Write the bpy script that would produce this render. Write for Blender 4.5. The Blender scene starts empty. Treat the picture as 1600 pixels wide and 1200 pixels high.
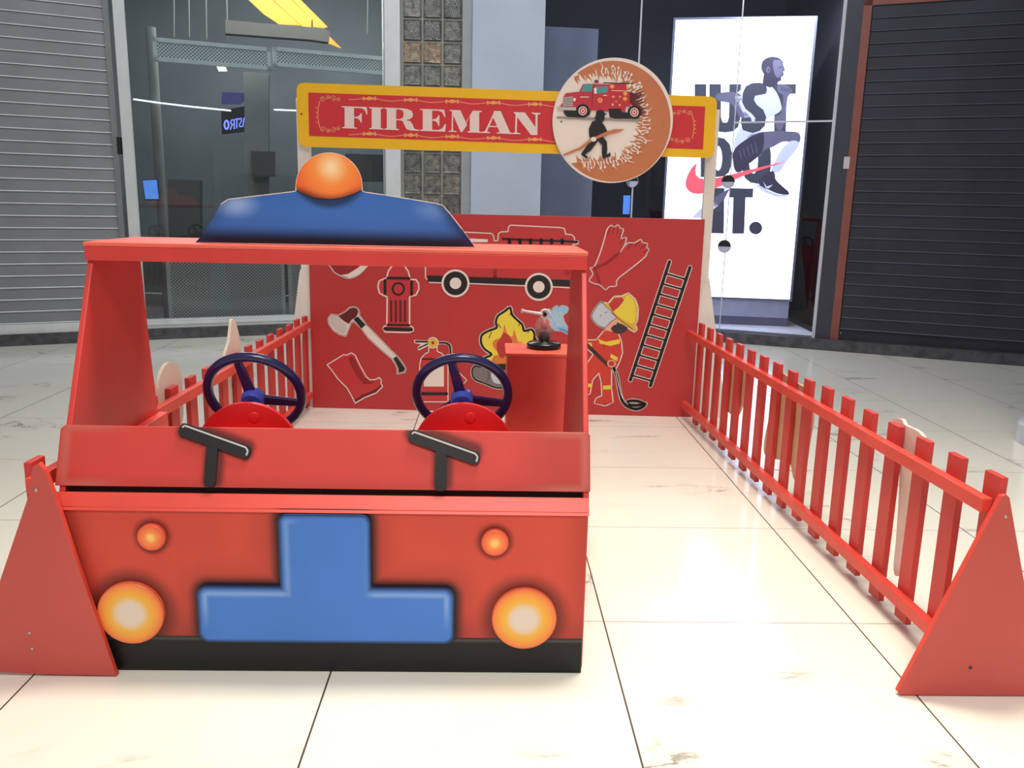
import bpy, bmesh, math, random
from mathutils import Vector, Matrix
from mathutils.geometry import tessellate_polygon
S = bpy.context.scene
COL = S.collection
random.seed(7)

# ------------------------------------------------------------------ camera
F_PX, PITCH, ROLL, YAW, CAMH = 1321.06, 0.210909, 0.021886, -0.028417, 1.284
cy_, sy_ = math.cos(YAW), math.sin(YAW)
cp_, sp_ = math.cos(PITCH), math.sin(PITCH)
FWD = Vector((-sy_*cp_, cy_*cp_, -sp_)); R0 = Vector((cy_, sy_, 0)); U0 = R0.cross(FWD)
RIGHT = R0*math.cos(ROLL) + U0*math.sin(ROLL); UP = -R0*math.sin(ROLL) + U0*math.cos(ROLL)
CAM = Vector((0, 0, CAMH))
cd = bpy.data.cameras.new('camera'); cam = bpy.data.objects.new('camera', cd); COL.objects.link(cam)
cd.sensor_fit = 'HORIZONTAL'; cd.sensor_width = 36.0; cd.lens = F_PX*36.0/1600.0
cd.clip_start = 0.05; cd.clip_end = 200
m = Matrix((RIGHT, UP, -FWD)).transposed().to_4x4(); m.translation = CAM; cam.matrix_world = m
S.camera = cam
# ------------------------------------------------------------------ light and exposure
S.view_settings.view_transform = 'Standard'; S.view_settings.look = 'None'
S.view_settings.gamma = 1.0; S.view_settings.exposure = 0.0
S.view_settings.use_curve_mapping = False
W = bpy.data.worlds.new('mall_ambient'); S.world = W; W.use_nodes = True
W.node_tree.nodes['Background'].inputs[0].default_value = (0.93, 0.95, 1.0, 1)
W.node_tree.nodes['Background'].inputs[1].default_value = 0.34
def area(name, loc, target, size, size_y, power, color, spread=180):
    l = bpy.data.lights.new(name, 'AREA'); l.shape = 'RECTANGLE'; l.size = size; l.size_y = size_y
    l.energy = power; l.color = color; l.spread = math.radians(spread)
    o = bpy.data.objects.new(name, l); COL.objects.link(o); o.location = loc
    o.rotation_euler = (Vector(target)-Vector(loc)).to_track_quat('-Z', 'Y').to_euler()
    return o
area('ceiling_lamp_front', (0.8, 3.1, 5.4), (0.7, 1.7, 0), 2.2, 1.0, 82, (1.0, 0.94, 0.80), 95)
area('ceiling_lamp_entrance', (0.2, -2.2, 6.4), (0.3, 2.0, 0.4), 2.5, 1.5, 63, (1.0, 0.96, 0.88), 80)
area('facade_fill_lamp', (-0.4, 4.2, 5.6), (-0.4, 8.6, 1.8), 6.0, 1.0, 75, (0.90, 0.95, 1.0), 110)  # unseen lamp, tilted to light the facade and spare the floor

# ------------------------------------------------------------------ helpers
def lin(c):
    return tuple(((v/255)/12.92 if v/255 <= 0.04045 else (((v/255)+0.055)/1.055)**2.4) for v in c)
MATS = {}
def mat(name, rgb, rough=0.5, metal=0.0, spec=0.5, emis=0.0, noise=0.03, nscale=8.0, bump=0.0, trans=0.0, coat=0.0):
    if name in MATS: return MATS[name]
    M = bpy.data.materials.new(name); M.use_nodes = True; nt = M.node_tree
    b = nt.nodes['Principled BSDF']; L = lin(rgb)
    b.inputs['Roughness'].default_value = rough; b.inputs['Metallic'].default_value = metal
    b.inputs['Specular IOR Level'].default_value = spec
    b.inputs['Transmission Weight'].default_value = trans
    b.inputs['Coat Weight'].default_value = coat
    tc = nt.nodes.new('ShaderNodeTexCoord')
    n = nt.nodes.new('ShaderNodeTexNoise'); n.inputs['Scale'].default_value = nscale
    n.inputs['Detail'].default_value = 4
    nt.links.new(tc.outputs['Object'], n.inputs['Vector'])
    r = nt.nodes.new('ShaderNodeValToRGB'); nt.links.new(n.outputs['Fac'], r.inputs['Fac'])
    r.color_ramp.elements[0].position = .3; r.color_ramp.elements[1].position = .7
    r.color_ramp.elements[0].color = (*[max(0, v*(1-noise*3)) for v in L], 1)
    r.color_ramp.elements[1].color = (*[min(1, v*(1+noise*2)) for v in L], 1)
    nt.links.new(r.outputs['Color'], b.inputs['Base Color'])
    if emis > 0:
        b.inputs['Emission Color'].default_value = (*L, 1); b.inputs['Emission Strength'].default_value = emis
    if bump > 0:
        bp = nt.nodes.new('ShaderNodeBump'); bp.inputs['Strength'].default_value = bump; bp.inputs['Distance'].default_value = 0.01
        n2 = nt.nodes.new('ShaderNodeTexNoise'); n2.inputs['Scale'].default_value = nscale*6
        nt.links.new(tc.outputs['Object'], n2.inputs['Vector'])
        nt.links.new(n2.outputs['Fac'], bp.inputs['Height']); nt.links.new(bp.outputs['Normal'], b.inputs['Normal'])
    MATS[name] = M
    return M

class E:
    """tiny node-math expression"""
    def __init__(s, nt, v): s.nt, s.v = nt, v
    def op(s, o, *a):
        n = s.nt.nodes.new('ShaderNodeMath'); n.operation = o
        for i, x in enumerate((s,)+a):
            x = x.v if isinstance(x, E) else x
            if isinstance(x, (int, float)): n.inputs[i].default_value = x
            else: s.nt.links.new(x, n.inputs[i])
        return E(s.nt, n.outputs[0])
    def __add__(s, o): return s.op('ADD', o)
    def __sub__(s, o): return s.op('SUBTRACT', o)
    def __mul__(s, o): return s.op('MULTIPLY', o)
    def __truediv__(s, o): return s.op('DIVIDE', o)
    def max(s, o): return s.op('MAXIMUM', o)
    def min(s, o): return s.op('MINIMUM', o)
    def abs(s): return s.op('ABSOLUTE')
    def sqrt(s): return s.op('SQRT')
    def rsub(s, c): return s*(-1.0) + c
def smooth(e, a, b):        # 0 at a, 1 at b
    t = ((e - a) / (b - a)).max(0.0).min(1.0)
    return t*t*(t*(-2.0)+3.0)
def box_d(X, Z, cx, cz, hx, hz, r):
    dx = (X-cx).abs()-(hx-r); dz = (Z-cz).abs()-(hz-r)
    ox = dx.max(0.0); oz = dz.max(0.0)
    return (ox*ox+oz*oz).sqrt() + dx.max(dz).min(0.0) - r
def circ_d(X, Z, cx, cz, r):
    a = X-cx; b = Z-cz
    return (a*a+b*b).sqrt() - r
def paint(name, base, layers, rough=0.45, spec=0.4):
    """painted board: layers = function(X,Y,Z) -> list of (mask E, rgb)"""
    M = bpy.data.materials.new(name); M.use_nodes = True; nt = M.node_tree
    b = nt.nodes['Principled BSDF']; b.inputs['Roughness'].default_value = rough
    b.inputs['Specular IOR Level'].default_value = spec
    tc = nt.nodes.new('ShaderNodeTexCoord'); sx = nt.nodes.new('ShaderNodeSeparateXYZ')
    nt.links.new(tc.outputs['Object'], sx.inputs[0])
    X, Y, Z = [E(nt, sx.outputs[i]) for i in range(3)]
    n = nt.nodes.new('ShaderNodeTexNoise'); n.inputs['Scale'].default_value = 3.0; n.inputs['Detail'].default_value = 5
    nt.links.new(tc.outputs['Object'], n.inputs['Vector'])
    r = nt.nodes.new('ShaderNodeValToRGB'); nt.links.new(n.outputs['Fac'], r.inputs['Fac'])
    L = lin(base)
    r.color_ramp.elements[0].position = .3; r.color_ramp.elements[1].position = .7
    r.color_ramp.elements[0].color = (*[v*.92 for v in L], 1); r.color_ramp.elements[1].color = (*[min(1, v*1.06) for v in L], 1)
    cur = r.outputs['Color']
    for msk, rgb in layers(X, Y, Z):
        mx = nt.nodes.new('ShaderNodeMix'); mx.data_type = 'RGBA'
        nt.links.new(msk.v, mx.inputs[0]); nt.links.new(cur, mx.inputs[6]); mx.inputs[7].default_value = (*lin(rgb), 1)
        cur = mx.outputs[2]
    nt.links.new(cur, b.inputs['Base Color'])
    MATS[name] = M
    return M

class MB:
    def __init__(s): s.v, s.f, s.mi, s.mats, s.sm = [], [], [], [], []
    def _m(s, M):
        if M not in s.mats: s.mats.append(M)
        return s.mats.index(M)
    def add(s, vs, fs, M, smooth=False):
        k = len(s.v); s.v += [Vector(p) for p in vs]; i = s._m(M)
        for f in fs: s.f.append([k+a for a in f]); s.mi.append(i); s.sm.append(smooth)
    def box(s, a, b, M):
        x0, y0, z0 = a; x1, y1, z1 = b
        s.hexa([(x0,y0,z0),(x1,y0,z0),(x1,y1,z0),(x0,y1,z0),(x0,y0,z1),(x1,y0,z1),(x1,y1,z1),(x0,y1,z1)], M)
    def hexa(s, p, M):
        s.add(p, [(0,3,2,1),(4,5,6,7),(0,1,5,4),(1,2,6,5),(2,3,7,6),(3,0,4,7)], M)
    def prism(s, pts, off, M, Mside=None, sm=False):
        """pts: planar 3D outline, extruded by vector off"""
        off = Vector(off); P = [Vector(p) for p in pts]; n = len(P)
        tris = tessellate_polygon([P])
        k = len(s.v)
        Q = [p+off for p in P]
        # outward orientation
        nn = Vector((0,0,0))
        for t in tris: nn += (P[t[1]]-P[t[0]]).cross(P[t[2]]-P[t[0]])
        area_n = Vector((0,0,0))
        for i in range(n): area_n += P[i].cross(P[(i+1) % n])
        front = [tuple(t) if nn.dot(off) < 0 else (t[0], t[2], t[1]) for t in tris]
        s.add(P, front, M); s.add(Q, [(a, c, b) for a, b, c in front], Mside or M)
        k2 = P+Q
        fs = []
        for i in range(n):
            j = (i+1) % n
            q = (i, j, n+j, n+i)
            fs.append(q if area_n.dot(off) < 0 else q[::-1])
        # side faces oriented: reverse if needed
        fs = [f[::-1] for f in fs]
        s.add(k2, fs, Mside or M, sm)
    def tube(s, pts, r, M, n=12, closed=False, caps=True):
        P = [Vector(p) for p in pts]; N = len(P); rings = []
        rr = r if isinstance(r, (list, tuple)) else [r]*N
        prev = None
        for i in range(N):
            a = P[(i-1) % N] if (closed or i > 0) else P[i]; b = P[(i+1) % N] if (closed or i < N-1) else P[i]
            t = (b-a).normalized()
            if prev is None:
                u = t.orthogonal().normalized()
            else:
                u = (prev - t*prev.dot(t)).normalized()
            prev = u; w = t.cross(u)
            rings.append([P[i]+(u*math.cos(2*math.pi*k/n)+w*math.sin(2*math.pi*k/n))*rr[i] for k in range(n)])
        vs = [p for R in rings for p in R]; fs = []
        for i in range(N if closed else N-1):
            j = (i+1) % N
            sh = 0
            if closed and j == 0:
                sh = min(range(n), key=lambda q: (rings[0][q]-rings[i][0]).length)
            for k in range(n):
                k1 = (k+1) % n
                fs.append((i*n+k, i*n+k1, j*n+(k1+sh) % n, j*n+(k+sh) % n))
        s.add(vs, fs, M, True)
        if caps and not closed:
            s.add(rings[0], [tuple(range(n))[::-1]], M); s.add(rings[-1], [tuple(range(n))], M)
    def lathe(s, c, prof, axis, M, n=40, sm=True):
        """prof: (radius, height along axis) from c; axis unit vector"""
        c = Vector(c); ax = Vector(axis).normalized(); u = ax.orthogonal().normalized(); w = ax.cross(u)
        vs = []; fs = []
        for (r, h) in prof:
            for k in range(n):
                a = 2*math.pi*k/n; vs.append(c+ax*h+(u*math.cos(a)+w*math.sin(a))*max(r, 1e-5))
        for i in range(len(prof)-1):
            for k in range(n):
                k1 = (k+1) % n; fs.append((i*n+k, i*n+k1, (i+1)*n+k1, (i+1)*n+k))
        s.add(vs, fs, M, sm)
        s.add(vs[:n], [tuple(range(n))[::-1]], M); s.add(vs[-n:], [tuple(range(n))], M)
    def build(s, name, parent=None, bevel=0.0, label=None, root=None):
        o0 = Vector(parent['_o']) if parent is not None and '_o' in parent else (Vector(root) if root else Vector((0,0,0)))
        me = bpy.data.meshes.new(name)
        me.from_pydata([tuple(p-o0) for p in s.v], [], s.f)
        for M in s.mats: me.materials.append(M)
        for p, i, sm in zip(me.polygons, s.mi, s.sm): p.material_index = i; p.use_smooth = sm
        me.validate()
        if bevel > 0:
            bm = bmesh.new(); bm.from_mesh(me)
            bmesh.ops.remove_doubles(bm, verts=bm.verts, dist=1e-5)
            bmesh.ops.recalc_face_normals(bm, faces=bm.faces)
            bm.to_mesh(me); bm.free()
        me.update()
        o = bpy.data.objects.new(name, me); COL.objects.link(o)
        if parent is not None:
            o.parent = parent; o['_o'] = tuple(o0)
        elif root:
            o.location = root
        if bevel > 0:
            b = o.modifiers.new('bevel', 'BEVEL'); b.width = bevel; b.segments = 2; b.limit_method = 'ANGLE'; b.angle_limit = math.radians(35)
        if label: o['label'] = label
        return o
def thing(name, label, cat, loc, group=None):
    o = bpy.data.objects.new(name, None); COL.objects.link(o); o.location = loc; o.empty_display_size = .1
    o['label'] = label; o['category'] = cat; o['kind'] = 'thing'; o['_o'] = tuple(loc)
    if group: o['group'] = group
    return o
def tag(o, label, cat, group=None):
    o['label'] = label; o['category'] = cat; o['kind'] = 'thing'
    if group: o['group'] = group
    return o
def struct(o, cat=None): o['kind'] = 'structure'; return o
def node_part(name, parent):       # part that only gathers sub-parts
    o = bpy.data.objects.new(name, None); COL.objects.link(o); o.parent = parent; o['_o'] = tuple(parent['_o']); o.empty_display_size = .05
    return o

def ray(px, py): return RIGHT*((px-800)/F_PX) + UP*((600-py)/F_PX) + FWD
class Plane:
    def __init__(s, p0, d):       # vertical plane through (x,y) p0 along direction d
        s.p0 = Vector((p0[0], p0[1], 0)); s.d = Vector((d[0], d[1], 0)).normalized()
        s.n = Vector((s.d.y, -s.d.x, 0))      # towards the camera side
        if s.n.dot(CAM-s.p0) < 0: s.n = -s.n
    def at(s, px, py, off=0.0):
        q = s.p0 + s.n*off; d = ray(px, py); t = (q-CAM).dot(s.n)/d.dot(s.n)
        return CAM + d*t
    def uv(s, u, z, off=0.0):
        p = s.p0 + s.d*u + s.n*off; return Vector((p.x, p.y, z))
    def u(s, p): return (Vector(p)-s.p0).dot(s.d)

def spline(pts, closed=True, k=5):
    n = len(pts); out = []
    for i in range(n if closed else n-1):
        if closed: p0, p1, p2, p3 = pts[(i-1) % n], pts[i], pts[(i+1) % n], pts[(i+2) % n]
        else: p0, p1, p2, p3 = pts[max(i-1, 0)], pts[i], pts[i+1], pts[min(i+2, n-1)]
        for j in range(k):
            t = j/k
            out.append(tuple(0.5*((2*p1[a])+(-p0[a]+p2[a])*t+(2*p0[a]-5*p1[a]+4*p2[a]-p3[a])*t*t+(-p0[a]+3*p1[a]-3*p2[a]+p3[a])*t**3) for a in (0, 1)))
    if not closed: out.append(tuple(pts[-1]))
    return out
class Art:
    """flat printed artwork on a plane; points are converted to the plane, layers sit 0.5 mm apart"""
    def __init__(s, plane, tf=lambda x, y: (x, y), base=0.001, step=0.0005, sc=1.0):
        s.pl, s.tf, s.base, s.step, s.mb, s.sc = plane, tf, base, step, MB(), sc
    def _emit(s, P2, tris, M, layer):
        P = [s.pl.at(*s.tf(x, y), s.base+s.step*layer) for x, y in P2]
        fs = []
        for t in tris:
            a, b, c = P[t[0]], P[t[1]], P[t[2]]
            nn = (b-a).cross(c-a)
            if nn.length < 1e-12: continue
            fs.append(tuple(t) if nn.dot(s.pl.n) > 0 else (t[0], t[2], t[1]))
        if fs: s.mb.add(P, fs, M)
    def poly(s, M, pts, layer=0, out=None, w=3, sm=False, ol=None):
        if sm: pts = spline(pts)
        tr = tessellate_polygon([[Vector((x, y, 0)) for x, y in pts]])
        s._emit(pts, tr, M, layer)
        if out: s.line(out, list(pts), w, (layer-1) if ol is None else ol, True)
    def line(s, M, pts, w, layer=0, closed=False, sm=False, taper=False):
        if sm: pts = spline(pts, closed)
        n = len(pts)
        for i in range(n if closed else n-1):
            a, b = pts[i], pts[(i+1) % n]; dx, dy = b[0]-a[0], b[1]-a[1]; L = math.hypot(dx, dy)
            if L < 1e-6: continue
            wa = wb = w/2
            if taper: wa = w/2*(1-i/(n-1)); wb = w/2*(1-(i+1)/(n-1))
            nx, ny = -dy/L, dx/L
            s._emit([(a[0]+nx*wa, a[1]+ny*wa), (b[0]+nx*wb, b[1]+ny*wb), (b[0]-nx*wb, b[1]-ny*wb), (a[0]-nx*wa, a[1]-ny*wa)], [(0,1,2),(0,2,3)], M, layer)
        if not taper and w*s.sc > 1.2:
            for a in (pts if closed else pts): s.ell(M, a[0], a[1], w/2, w/2, layer, n=8)
    def ell(s, M, cx, cy, rx, ry, layer=0, rot=0, n=28, a0=0, a1=360):
        c, sn = math.cos(math.radians(rot)), math.sin(math.radians(rot)); P = []
        full = (a1-a0) >= 360
        for k in range(n if full else n+1):
            a = math.radians(a0+(a1-a0)*k/n); x, y = rx*math.cos(a), ry*math.sin(a); P.append((cx+x*c-y*sn, cy+x*sn+y*c))
        s._emit(P, [(0, k, k+1) for k in range(1, len(P)-1)], M, layer)
    def tongue(s, M, bx, by, tx, ty, w, layer=0, bend=.25):
        """S-shaped flame tongue from base to tip"""
        dx, dy = tx-bx, ty-by; nx, ny = -dy, dx; L = []; Rr = []
        for i in range(7):
            t = i/6; o = math.sin(t*math.pi*1.6)*bend; ww = w*(1-t)**.8/2*(1+.5*math.sin(t*math.pi)); ln = math.hypot(dx, dy) or 1
            cx, cy = bx+dx*t+nx*o*.5, by+dy*t+ny*o*.5
            L.append((cx+nx/ln*ww, cy+ny/ln*ww)); Rr.append((cx-nx/ln*ww, cy-ny/ln*ww))
        P = L+Rr[::-1][1:]; 
        fs = []
        s.poly(M, P, layer)
    def build(s, name, parent, label=None): return s.mb.build(name, parent, label=label)

# ------------------------------------------------------------------ colours
RED = mat('picket_red_shaded', (200, 60, 54), .5, noise=.03, nscale=5)  # darker than the rails: weaker light on the pickets put into the colour
RED_RAIL = mat('rail_red', (222, 74, 60), .45)
CART_RED = mat('cart_red', (210, 60, 54), .42, noise=.02)
LEDGE_RED = mat('ledge_red', (212, 68, 54), .4)
CREAM = mat('raw_board', (226, 206, 192), .6)
PEACH = mat('peach_board', (212, 165, 130), .6)
WHITE = mat('white_print', (232, 214, 205), .5, noise=.0)
PWHITE = mat('post_white', (228, 216, 206), .5)
BLACK = mat('black_print', (24, 21, 23), .5, noise=.05)
DGREY = mat('dark_grey_print', (60, 42, 44), .5)
SCREW = mat('screw_metal', (190, 185, 180), .3, .9)
SCREWD = mat('screw_dark', (60, 40, 40), .5)

# ================================================================== SETTING
TX0, TY0, TW = -0.4247, 2.4418, 0.8
def floor_mat():
    M = bpy.data.materials.new('marble_tiles'); M.use_nodes = True; nt = M.node_tree
    b = nt.nodes['Principled BSDF']
    tc = nt.nodes.new('ShaderNodeTexCoord'); sx = nt.nodes.new('ShaderNodeSeparateXYZ'); nt.links.new(tc.outputs['Object'], sx.inputs[0])
    X, Y = E(nt, sx.outputs[0]), E(nt, sx.outputs[1])
    U = (X-TX0)/TW; V = (Y-TY0)/TW
    fu = (U.op('FRACT')-0.5).abs().rsub(0.5)*TW; fv = (V.op('FRACT')-0.5).abs().rsub(0.5)*TW
    gu = smooth(fu, 0.0033, 0.0018); gv = smooth(fv, 0.0026, 0.0012)*0.8
    grout = gu.max(gv)
    # each tile shifts the veining
    cu = U.op('FLOOR'); cv = V.op('FLOOR')
    sh = (cu*12.9898+cv*78.233).op('SINE')*43.7
    cmb = nt.nodes.new('ShaderNodeCombineXYZ'); nt.links.new((X+sh*3.0).v, cmb.inputs[0]); nt.links.new((Y+sh*1.7).v, cmb.inputs[1])
    mp = nt.nodes.new('ShaderNodeMapping'); mp.inputs['Rotation'].default_value = (0, 0, .55); mp.inputs['Scale'].default_value = (.8, 2.2, 1)
    nt.links.new(cmb.outputs[0], mp.inputs[0])
    n1 = nt.nodes.new('ShaderNodeTexNoise'); n1.inputs['Scale'].default_value = 1.3; n1.inputs['Detail'].default_value = 8; n1.inputs['Roughness'].default_value = .55; n1.inputs['Distortion'].default_value = .6
    nt.links.new(mp.outputs[0], n1.inputs['Vector'])
    vein = smooth((E(nt, n1.outputs['Fac'])-0.5).abs(), 0.010, 0.0)
    n2 = nt.nodes.new('ShaderNodeTexNoise'); n2.inputs['Scale'].default_value = 2.1; n2.inputs['Detail'].default_value = 3
    nt.links.new(cmb.outputs[0], n2.inputs['Vector'])
    vm = smooth(E(nt, n2.outputs['Fac']), 0.52, 0.68)
    soft = smooth((E(nt, n1.outputs['Fac'])-0.5).abs(), 0.07, 0.0)*vm*0.35
    def mix(f, a, bc):
        mx = nt.nodes.new('ShaderNodeMix'); mx.data_type = 'RGBA'; nt.links.new(f.v, mx.inputs[0])
        if isinstance(a, tuple): mx.inputs[6].default_value = (*a, 1)
        else: nt.links.new(a, mx.inputs[6])
        mx.inputs[7].default_value = (*bc, 1); return mx.outputs[2]
    c = mix(soft, lin((240, 236, 222)), lin((198, 192, 180)))
    c = mix(vein*vm*0.75, c, lin((120, 112, 100)))
    c = mix(grout, c, lin((70, 58, 42)))
    nt.links.new(c, b.inputs['Base Color'])
    rr = grout*0.5+0.16
    nt.links.new(rr.v, b.inputs['Roughness']); b.inputs['Specular IOR Level'].default_value = .5
    return M
mb = MB(); mb.box((-9, -4, -0.05), (9, 12, 0), floor_mat()); struct(mb.build('floor'))

STONE = mat('curb_stone', (78, 78, 82), .35, noise=.15, nscale=14)
FRAME = mat('aluminium_frame', (204, 207, 206), .4, .0, noise=.02)
GREYWALL = mat('grey_blue_wall', (176, 186, 200), .6, noise=.02, nscale=2)
# plane names along the facade
PA = Plane((-4.14, 7.22), (.96, .44)); PB = Plane((-3.18, 7.66), (1.3, .53)); PM = Plane((0, 8.45), (1, 0)); PC = Plane((3.2, 7.78), (1.42, -.65))
# stone curb under the whole facade
ft = [(-6.2, 6.22), (-3.18, 7.61), (-1.88, 8.14), (-1.0, 8.40), (1.32, 8.53), (3.2, 7.68), (4.625, 7.05), (6.6, 6.15)]
mb = MB()
for i in range(len(ft)-1):
    a, b = ft[i], ft[i+1]
    mb.hexa([(a[0], a[1], 0), (b[0], b[1], 0), (b[0], 10.5, 0), (a[0], 10.5, 0), (a[0], a[1], .1), (b[0], b[1], .1), (b[0], 10.5, .1), (a[0], 10.5, .1)], STONE)
struct(mb.build('trim_1'))['label'] = 'dark stone curb under the shopfronts'

def pbox(mb, pl, u0, u1, z0, z1, o0, o1, M):
    p = lambda u, z, o: tuple(pl.uv(u, z, o))
    mb.hexa([p(u0, z0, o1), p(u1, z0, o1), p(u1, z0, o0), p(u0, z0, o0), p(u0, z1, o1), p(u1, z1, o1), p(u1, z1, o0), p(u0, z1, o0)], M)
ZT = 5.0
# ---- left roller shutter
SH1 = mat('grey_shutter', (136, 138, 142), .45, .1, noise=.03, nscale=3)
SH1E = mat('shutter_edge', (220, 222, 222), .4, .0)  # pale edge: lamp light on the slat lips put into the colour
uE = PA.u(PA.at(190, 300)); 
st = thing('roller_shutter', 'closed light grey slatted roller shutter left of the glass shopfront', 'shutter', (-4.5, 7.05, .1))
def shutter(root, pl, u0, u1, z0, pitch, Ms, Me, edge):
    mb = MB(); z = z0
    while z < ZT:
        P = [(z, .0), (z+.001, .009), (z+.004, .010), (z+.012, .001), (z+pitch-.002, .0), (z+pitch, .0)]
        for k in range(len(P)-1):
            a, b = P[k], P[k+1]
            mb.add([pl.uv(u0, a[0], a[1]), pl.uv(u1, a[0], a[1]), pl.uv(u1, b[0], b[1]), pl.uv(u0, b[0], b[1])], [(0,1,2,3)], Me if k == edge else Ms)
        z += pitch
    mb.build('slats', root)
shutter(st, PA, -2.2, uE-.03, .18, .1007, SH1, SH1E, 2)
mb = MB(); pbox(mb, PA, -2.2, uE-.03, .1, .18, -.01, .02, SH1E); mb.build('bottom_rail', st)
mb = MB(); pbox(mb, PA, uE-.045, uE+.0, .1, ZT, -.03, .03, mat('guide_grey', (120, 122, 124), .5)); mb.build('guide_rail', st)
q = PA.at(189, 228); mb = MB(); mb.box((q.x-.012, q.y-.05, q.z-.07), (q.x+.012, q.y+.0, q.z+.07), BLACK); mb.build('latch', st)

# ---- window 1 : glass shopfront
def glass_mat(name, tint, refl):
    M = bpy.data.materials.new(name); M.use_nodes = True; nt = M.node_tree; nt.nodes.clear()
    o = nt.nodes.new('ShaderNodeOutputMaterial'); t = nt.nodes.new('ShaderNodeBsdfTransparent'); t.inputs[0].default_value = (*tint, 1)
    g = nt.nodes.new('ShaderNodeBsdfGlossy'); g.inputs['Roughness'].default_value = .02; g.inputs['Color'].default_value = (.9, .95, 1, 1)
    lw = nt.nodes.new('ShaderNodeFresnel'); lw.inputs['IOR'].default_value = refl
    mx = nt.nodes.new('ShaderNodeMixShader'); nt.links.new(lw.outputs[0], mx.inputs[0]); nt.links.new(t.outputs[0], mx.inputs[1]); nt.links.new(g.outputs[0], mx.inputs[2]); nt.links.new(mx.outputs[0], o.inputs[0])
    return M
GL = glass_mat('shop_glass', (.80, .83, .83), 1.45)
uL0 = PB.u(PB.at(216, 518)); uL1 = PB.u(PB.at(228, 497)); uR0 = PB.u(PB.at(600, 100)); uR1 = uR0+.17
w1 = thing('window_1', 'tall glass shopfront in a pale aluminium frame', 'window', (-2.1, 8.1, .1)); w1['kind'] = 'structure'; del w1['category']
mb = MB(); pbox(mb, PB, uL0-.02, uL1, .1, ZT, -.06, .03, FRAME); pbox(mb, PB, uR0, uR1, .1, ZT, -.06, .03, FRAME); pbox(mb, PB, uL1, uR0, .1, .18, -.06, .03, FRAME)
pbox(mb, PB, uL1-.02, uR0, .13, .155, .03, .04, FRAME)
mb.build('window_frame', w1, bevel=.004)
mb = MB(); pbox(mb, PB, uL1, uR0, .18, ZT, -.022, -.012, GL); mb.build('pane', w1)
# shop interior shell
INT = mat('shop_interior_wall', (96, 102, 106), .7, noise=.06, nscale=1.5)
INTD = mat('shop_interior_dark', (36, 36, 38), .8, noise=.1, nscale=2)
mb = MB()
mb.hexa([(-5, 10.6, .1), (-.9, 10.6, .1), (-.9, 10.75, .1), (-5, 10.75, .1), (-5, 10.6, ZT), (-.9, 10.6, ZT), (-.9, 10.75, ZT), (-5, 10.75, ZT)], INT)
mb.box((-1.0, 8.62, .1), (-.86, 10.6, ZT), INT)
mb.box((-5.1, 7.7, .1), (-5, 10.7, ZT), INT)
struct(mb.build('wall_shop_back'))
mb = MB(); mb.box((-5, 7.5, 4.2), (-.9, 10.7, 4.3), INTD); struct(mb.build('ceiling_shop'))
# lit yellow ceiling recess seen through the glass
YL = mat('yellow_lit_panel', (232, 156, 56), .5, emis=.4, noise=0)
PB2 = Plane((-3.0, 9.0), (1.3, .40))
o = Art(PB2, base=0)
for P in ([(383, -2), (418, -2), (470, 40), (436, 38), (412, 22)], [(421, -2), (450, -2), (487, 30), (486, 44), (472, 41), (455, 26)], [(453, -2), (466, -2), (512, 42), (506, 44), (489, 42), (489, 32)], [(508, 66), (534, 76), (520, 62), (514, 56)]):
    if min(p[1] for p in P) < 0: P = [(x-(26 if y < 0 else 0), -30 if y < 0 else y) for x, y in P]
    q3 = [PB2.at(x, y) for x, y in P]
    o.mb.prism(q3, -PB2.n*.03, YL)
tag(o.mb.build('ceiling_light', root=(-2.2, 9.2, 3.0)), 'slanted amber lit ceiling panels seen through the top of the glass shopfront', 'ceiling light')
# bulkhead beams inside
BEAM = mat('beam_grey', (92, 88, 82), .7)
mb = MB()
P = [(352, 30), (362, 32), (505, 44), (516, 50), (514, 66), (486, 62), (352, 52)]
PB3 = Plane((-3.0, 8.8), (1.3, .40)); mb.prism([PB3.at(*p) for p in P], -PB3.n*.12, BEAM)
tag(mb.build('ceiling_beam', root=(-2.2, 9.1, 3.0)), 'dull brown boxed duct hanging under the dark shop ceiling', 'duct')
# perforated screens
def perf_mat(n, a, b, sc):
    M = bpy.data.materials.new(n); M.use_nodes = True; nt = M.node_tree; bb = nt.nodes['Principled BSDF']; bb.inputs['Roughness'].default_value = .5
    tc = nt.nodes.new('ShaderNodeTexCoord'); sx = nt.nodes.new('ShaderNodeSeparateXYZ'); nt.links.new(tc.outputs['Object'], sx.inputs[0])
    X, Z = E(nt, sx.outputs[0]), E(nt, sx.outputs[2])
    def dots(ox, oz):
        fx = ((X*sc+ox).op('FRACT')-.5); fz = ((Z*sc+oz).op('FRACT')-.5)
        return smooth((fx*fx+fz*fz).sqrt(), .27, .2)
    d = dots(0., 0.).max(dots(.5, .5))
    mx = nt.nodes.new('ShaderNodeMix'); mx.data_type = 'RGBA'; nt.links.new(d.v, mx.inputs[0]); mx.inputs[6].default_value = (*lin(a), 1); mx.inputs[7].default_value = (*lin(b), 1)
    nt.links.new(mx.outputs[2], bb.inputs['Base Color']); return M
PERF = perf_mat('perforated_sheet', (226, 234, 234), (96, 102, 106), 34)
PFR = mat('screen_frame', (224, 232, 232), .5)
PB4 = Plane((-3.18, 7.83), (1.3, .53))
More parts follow.
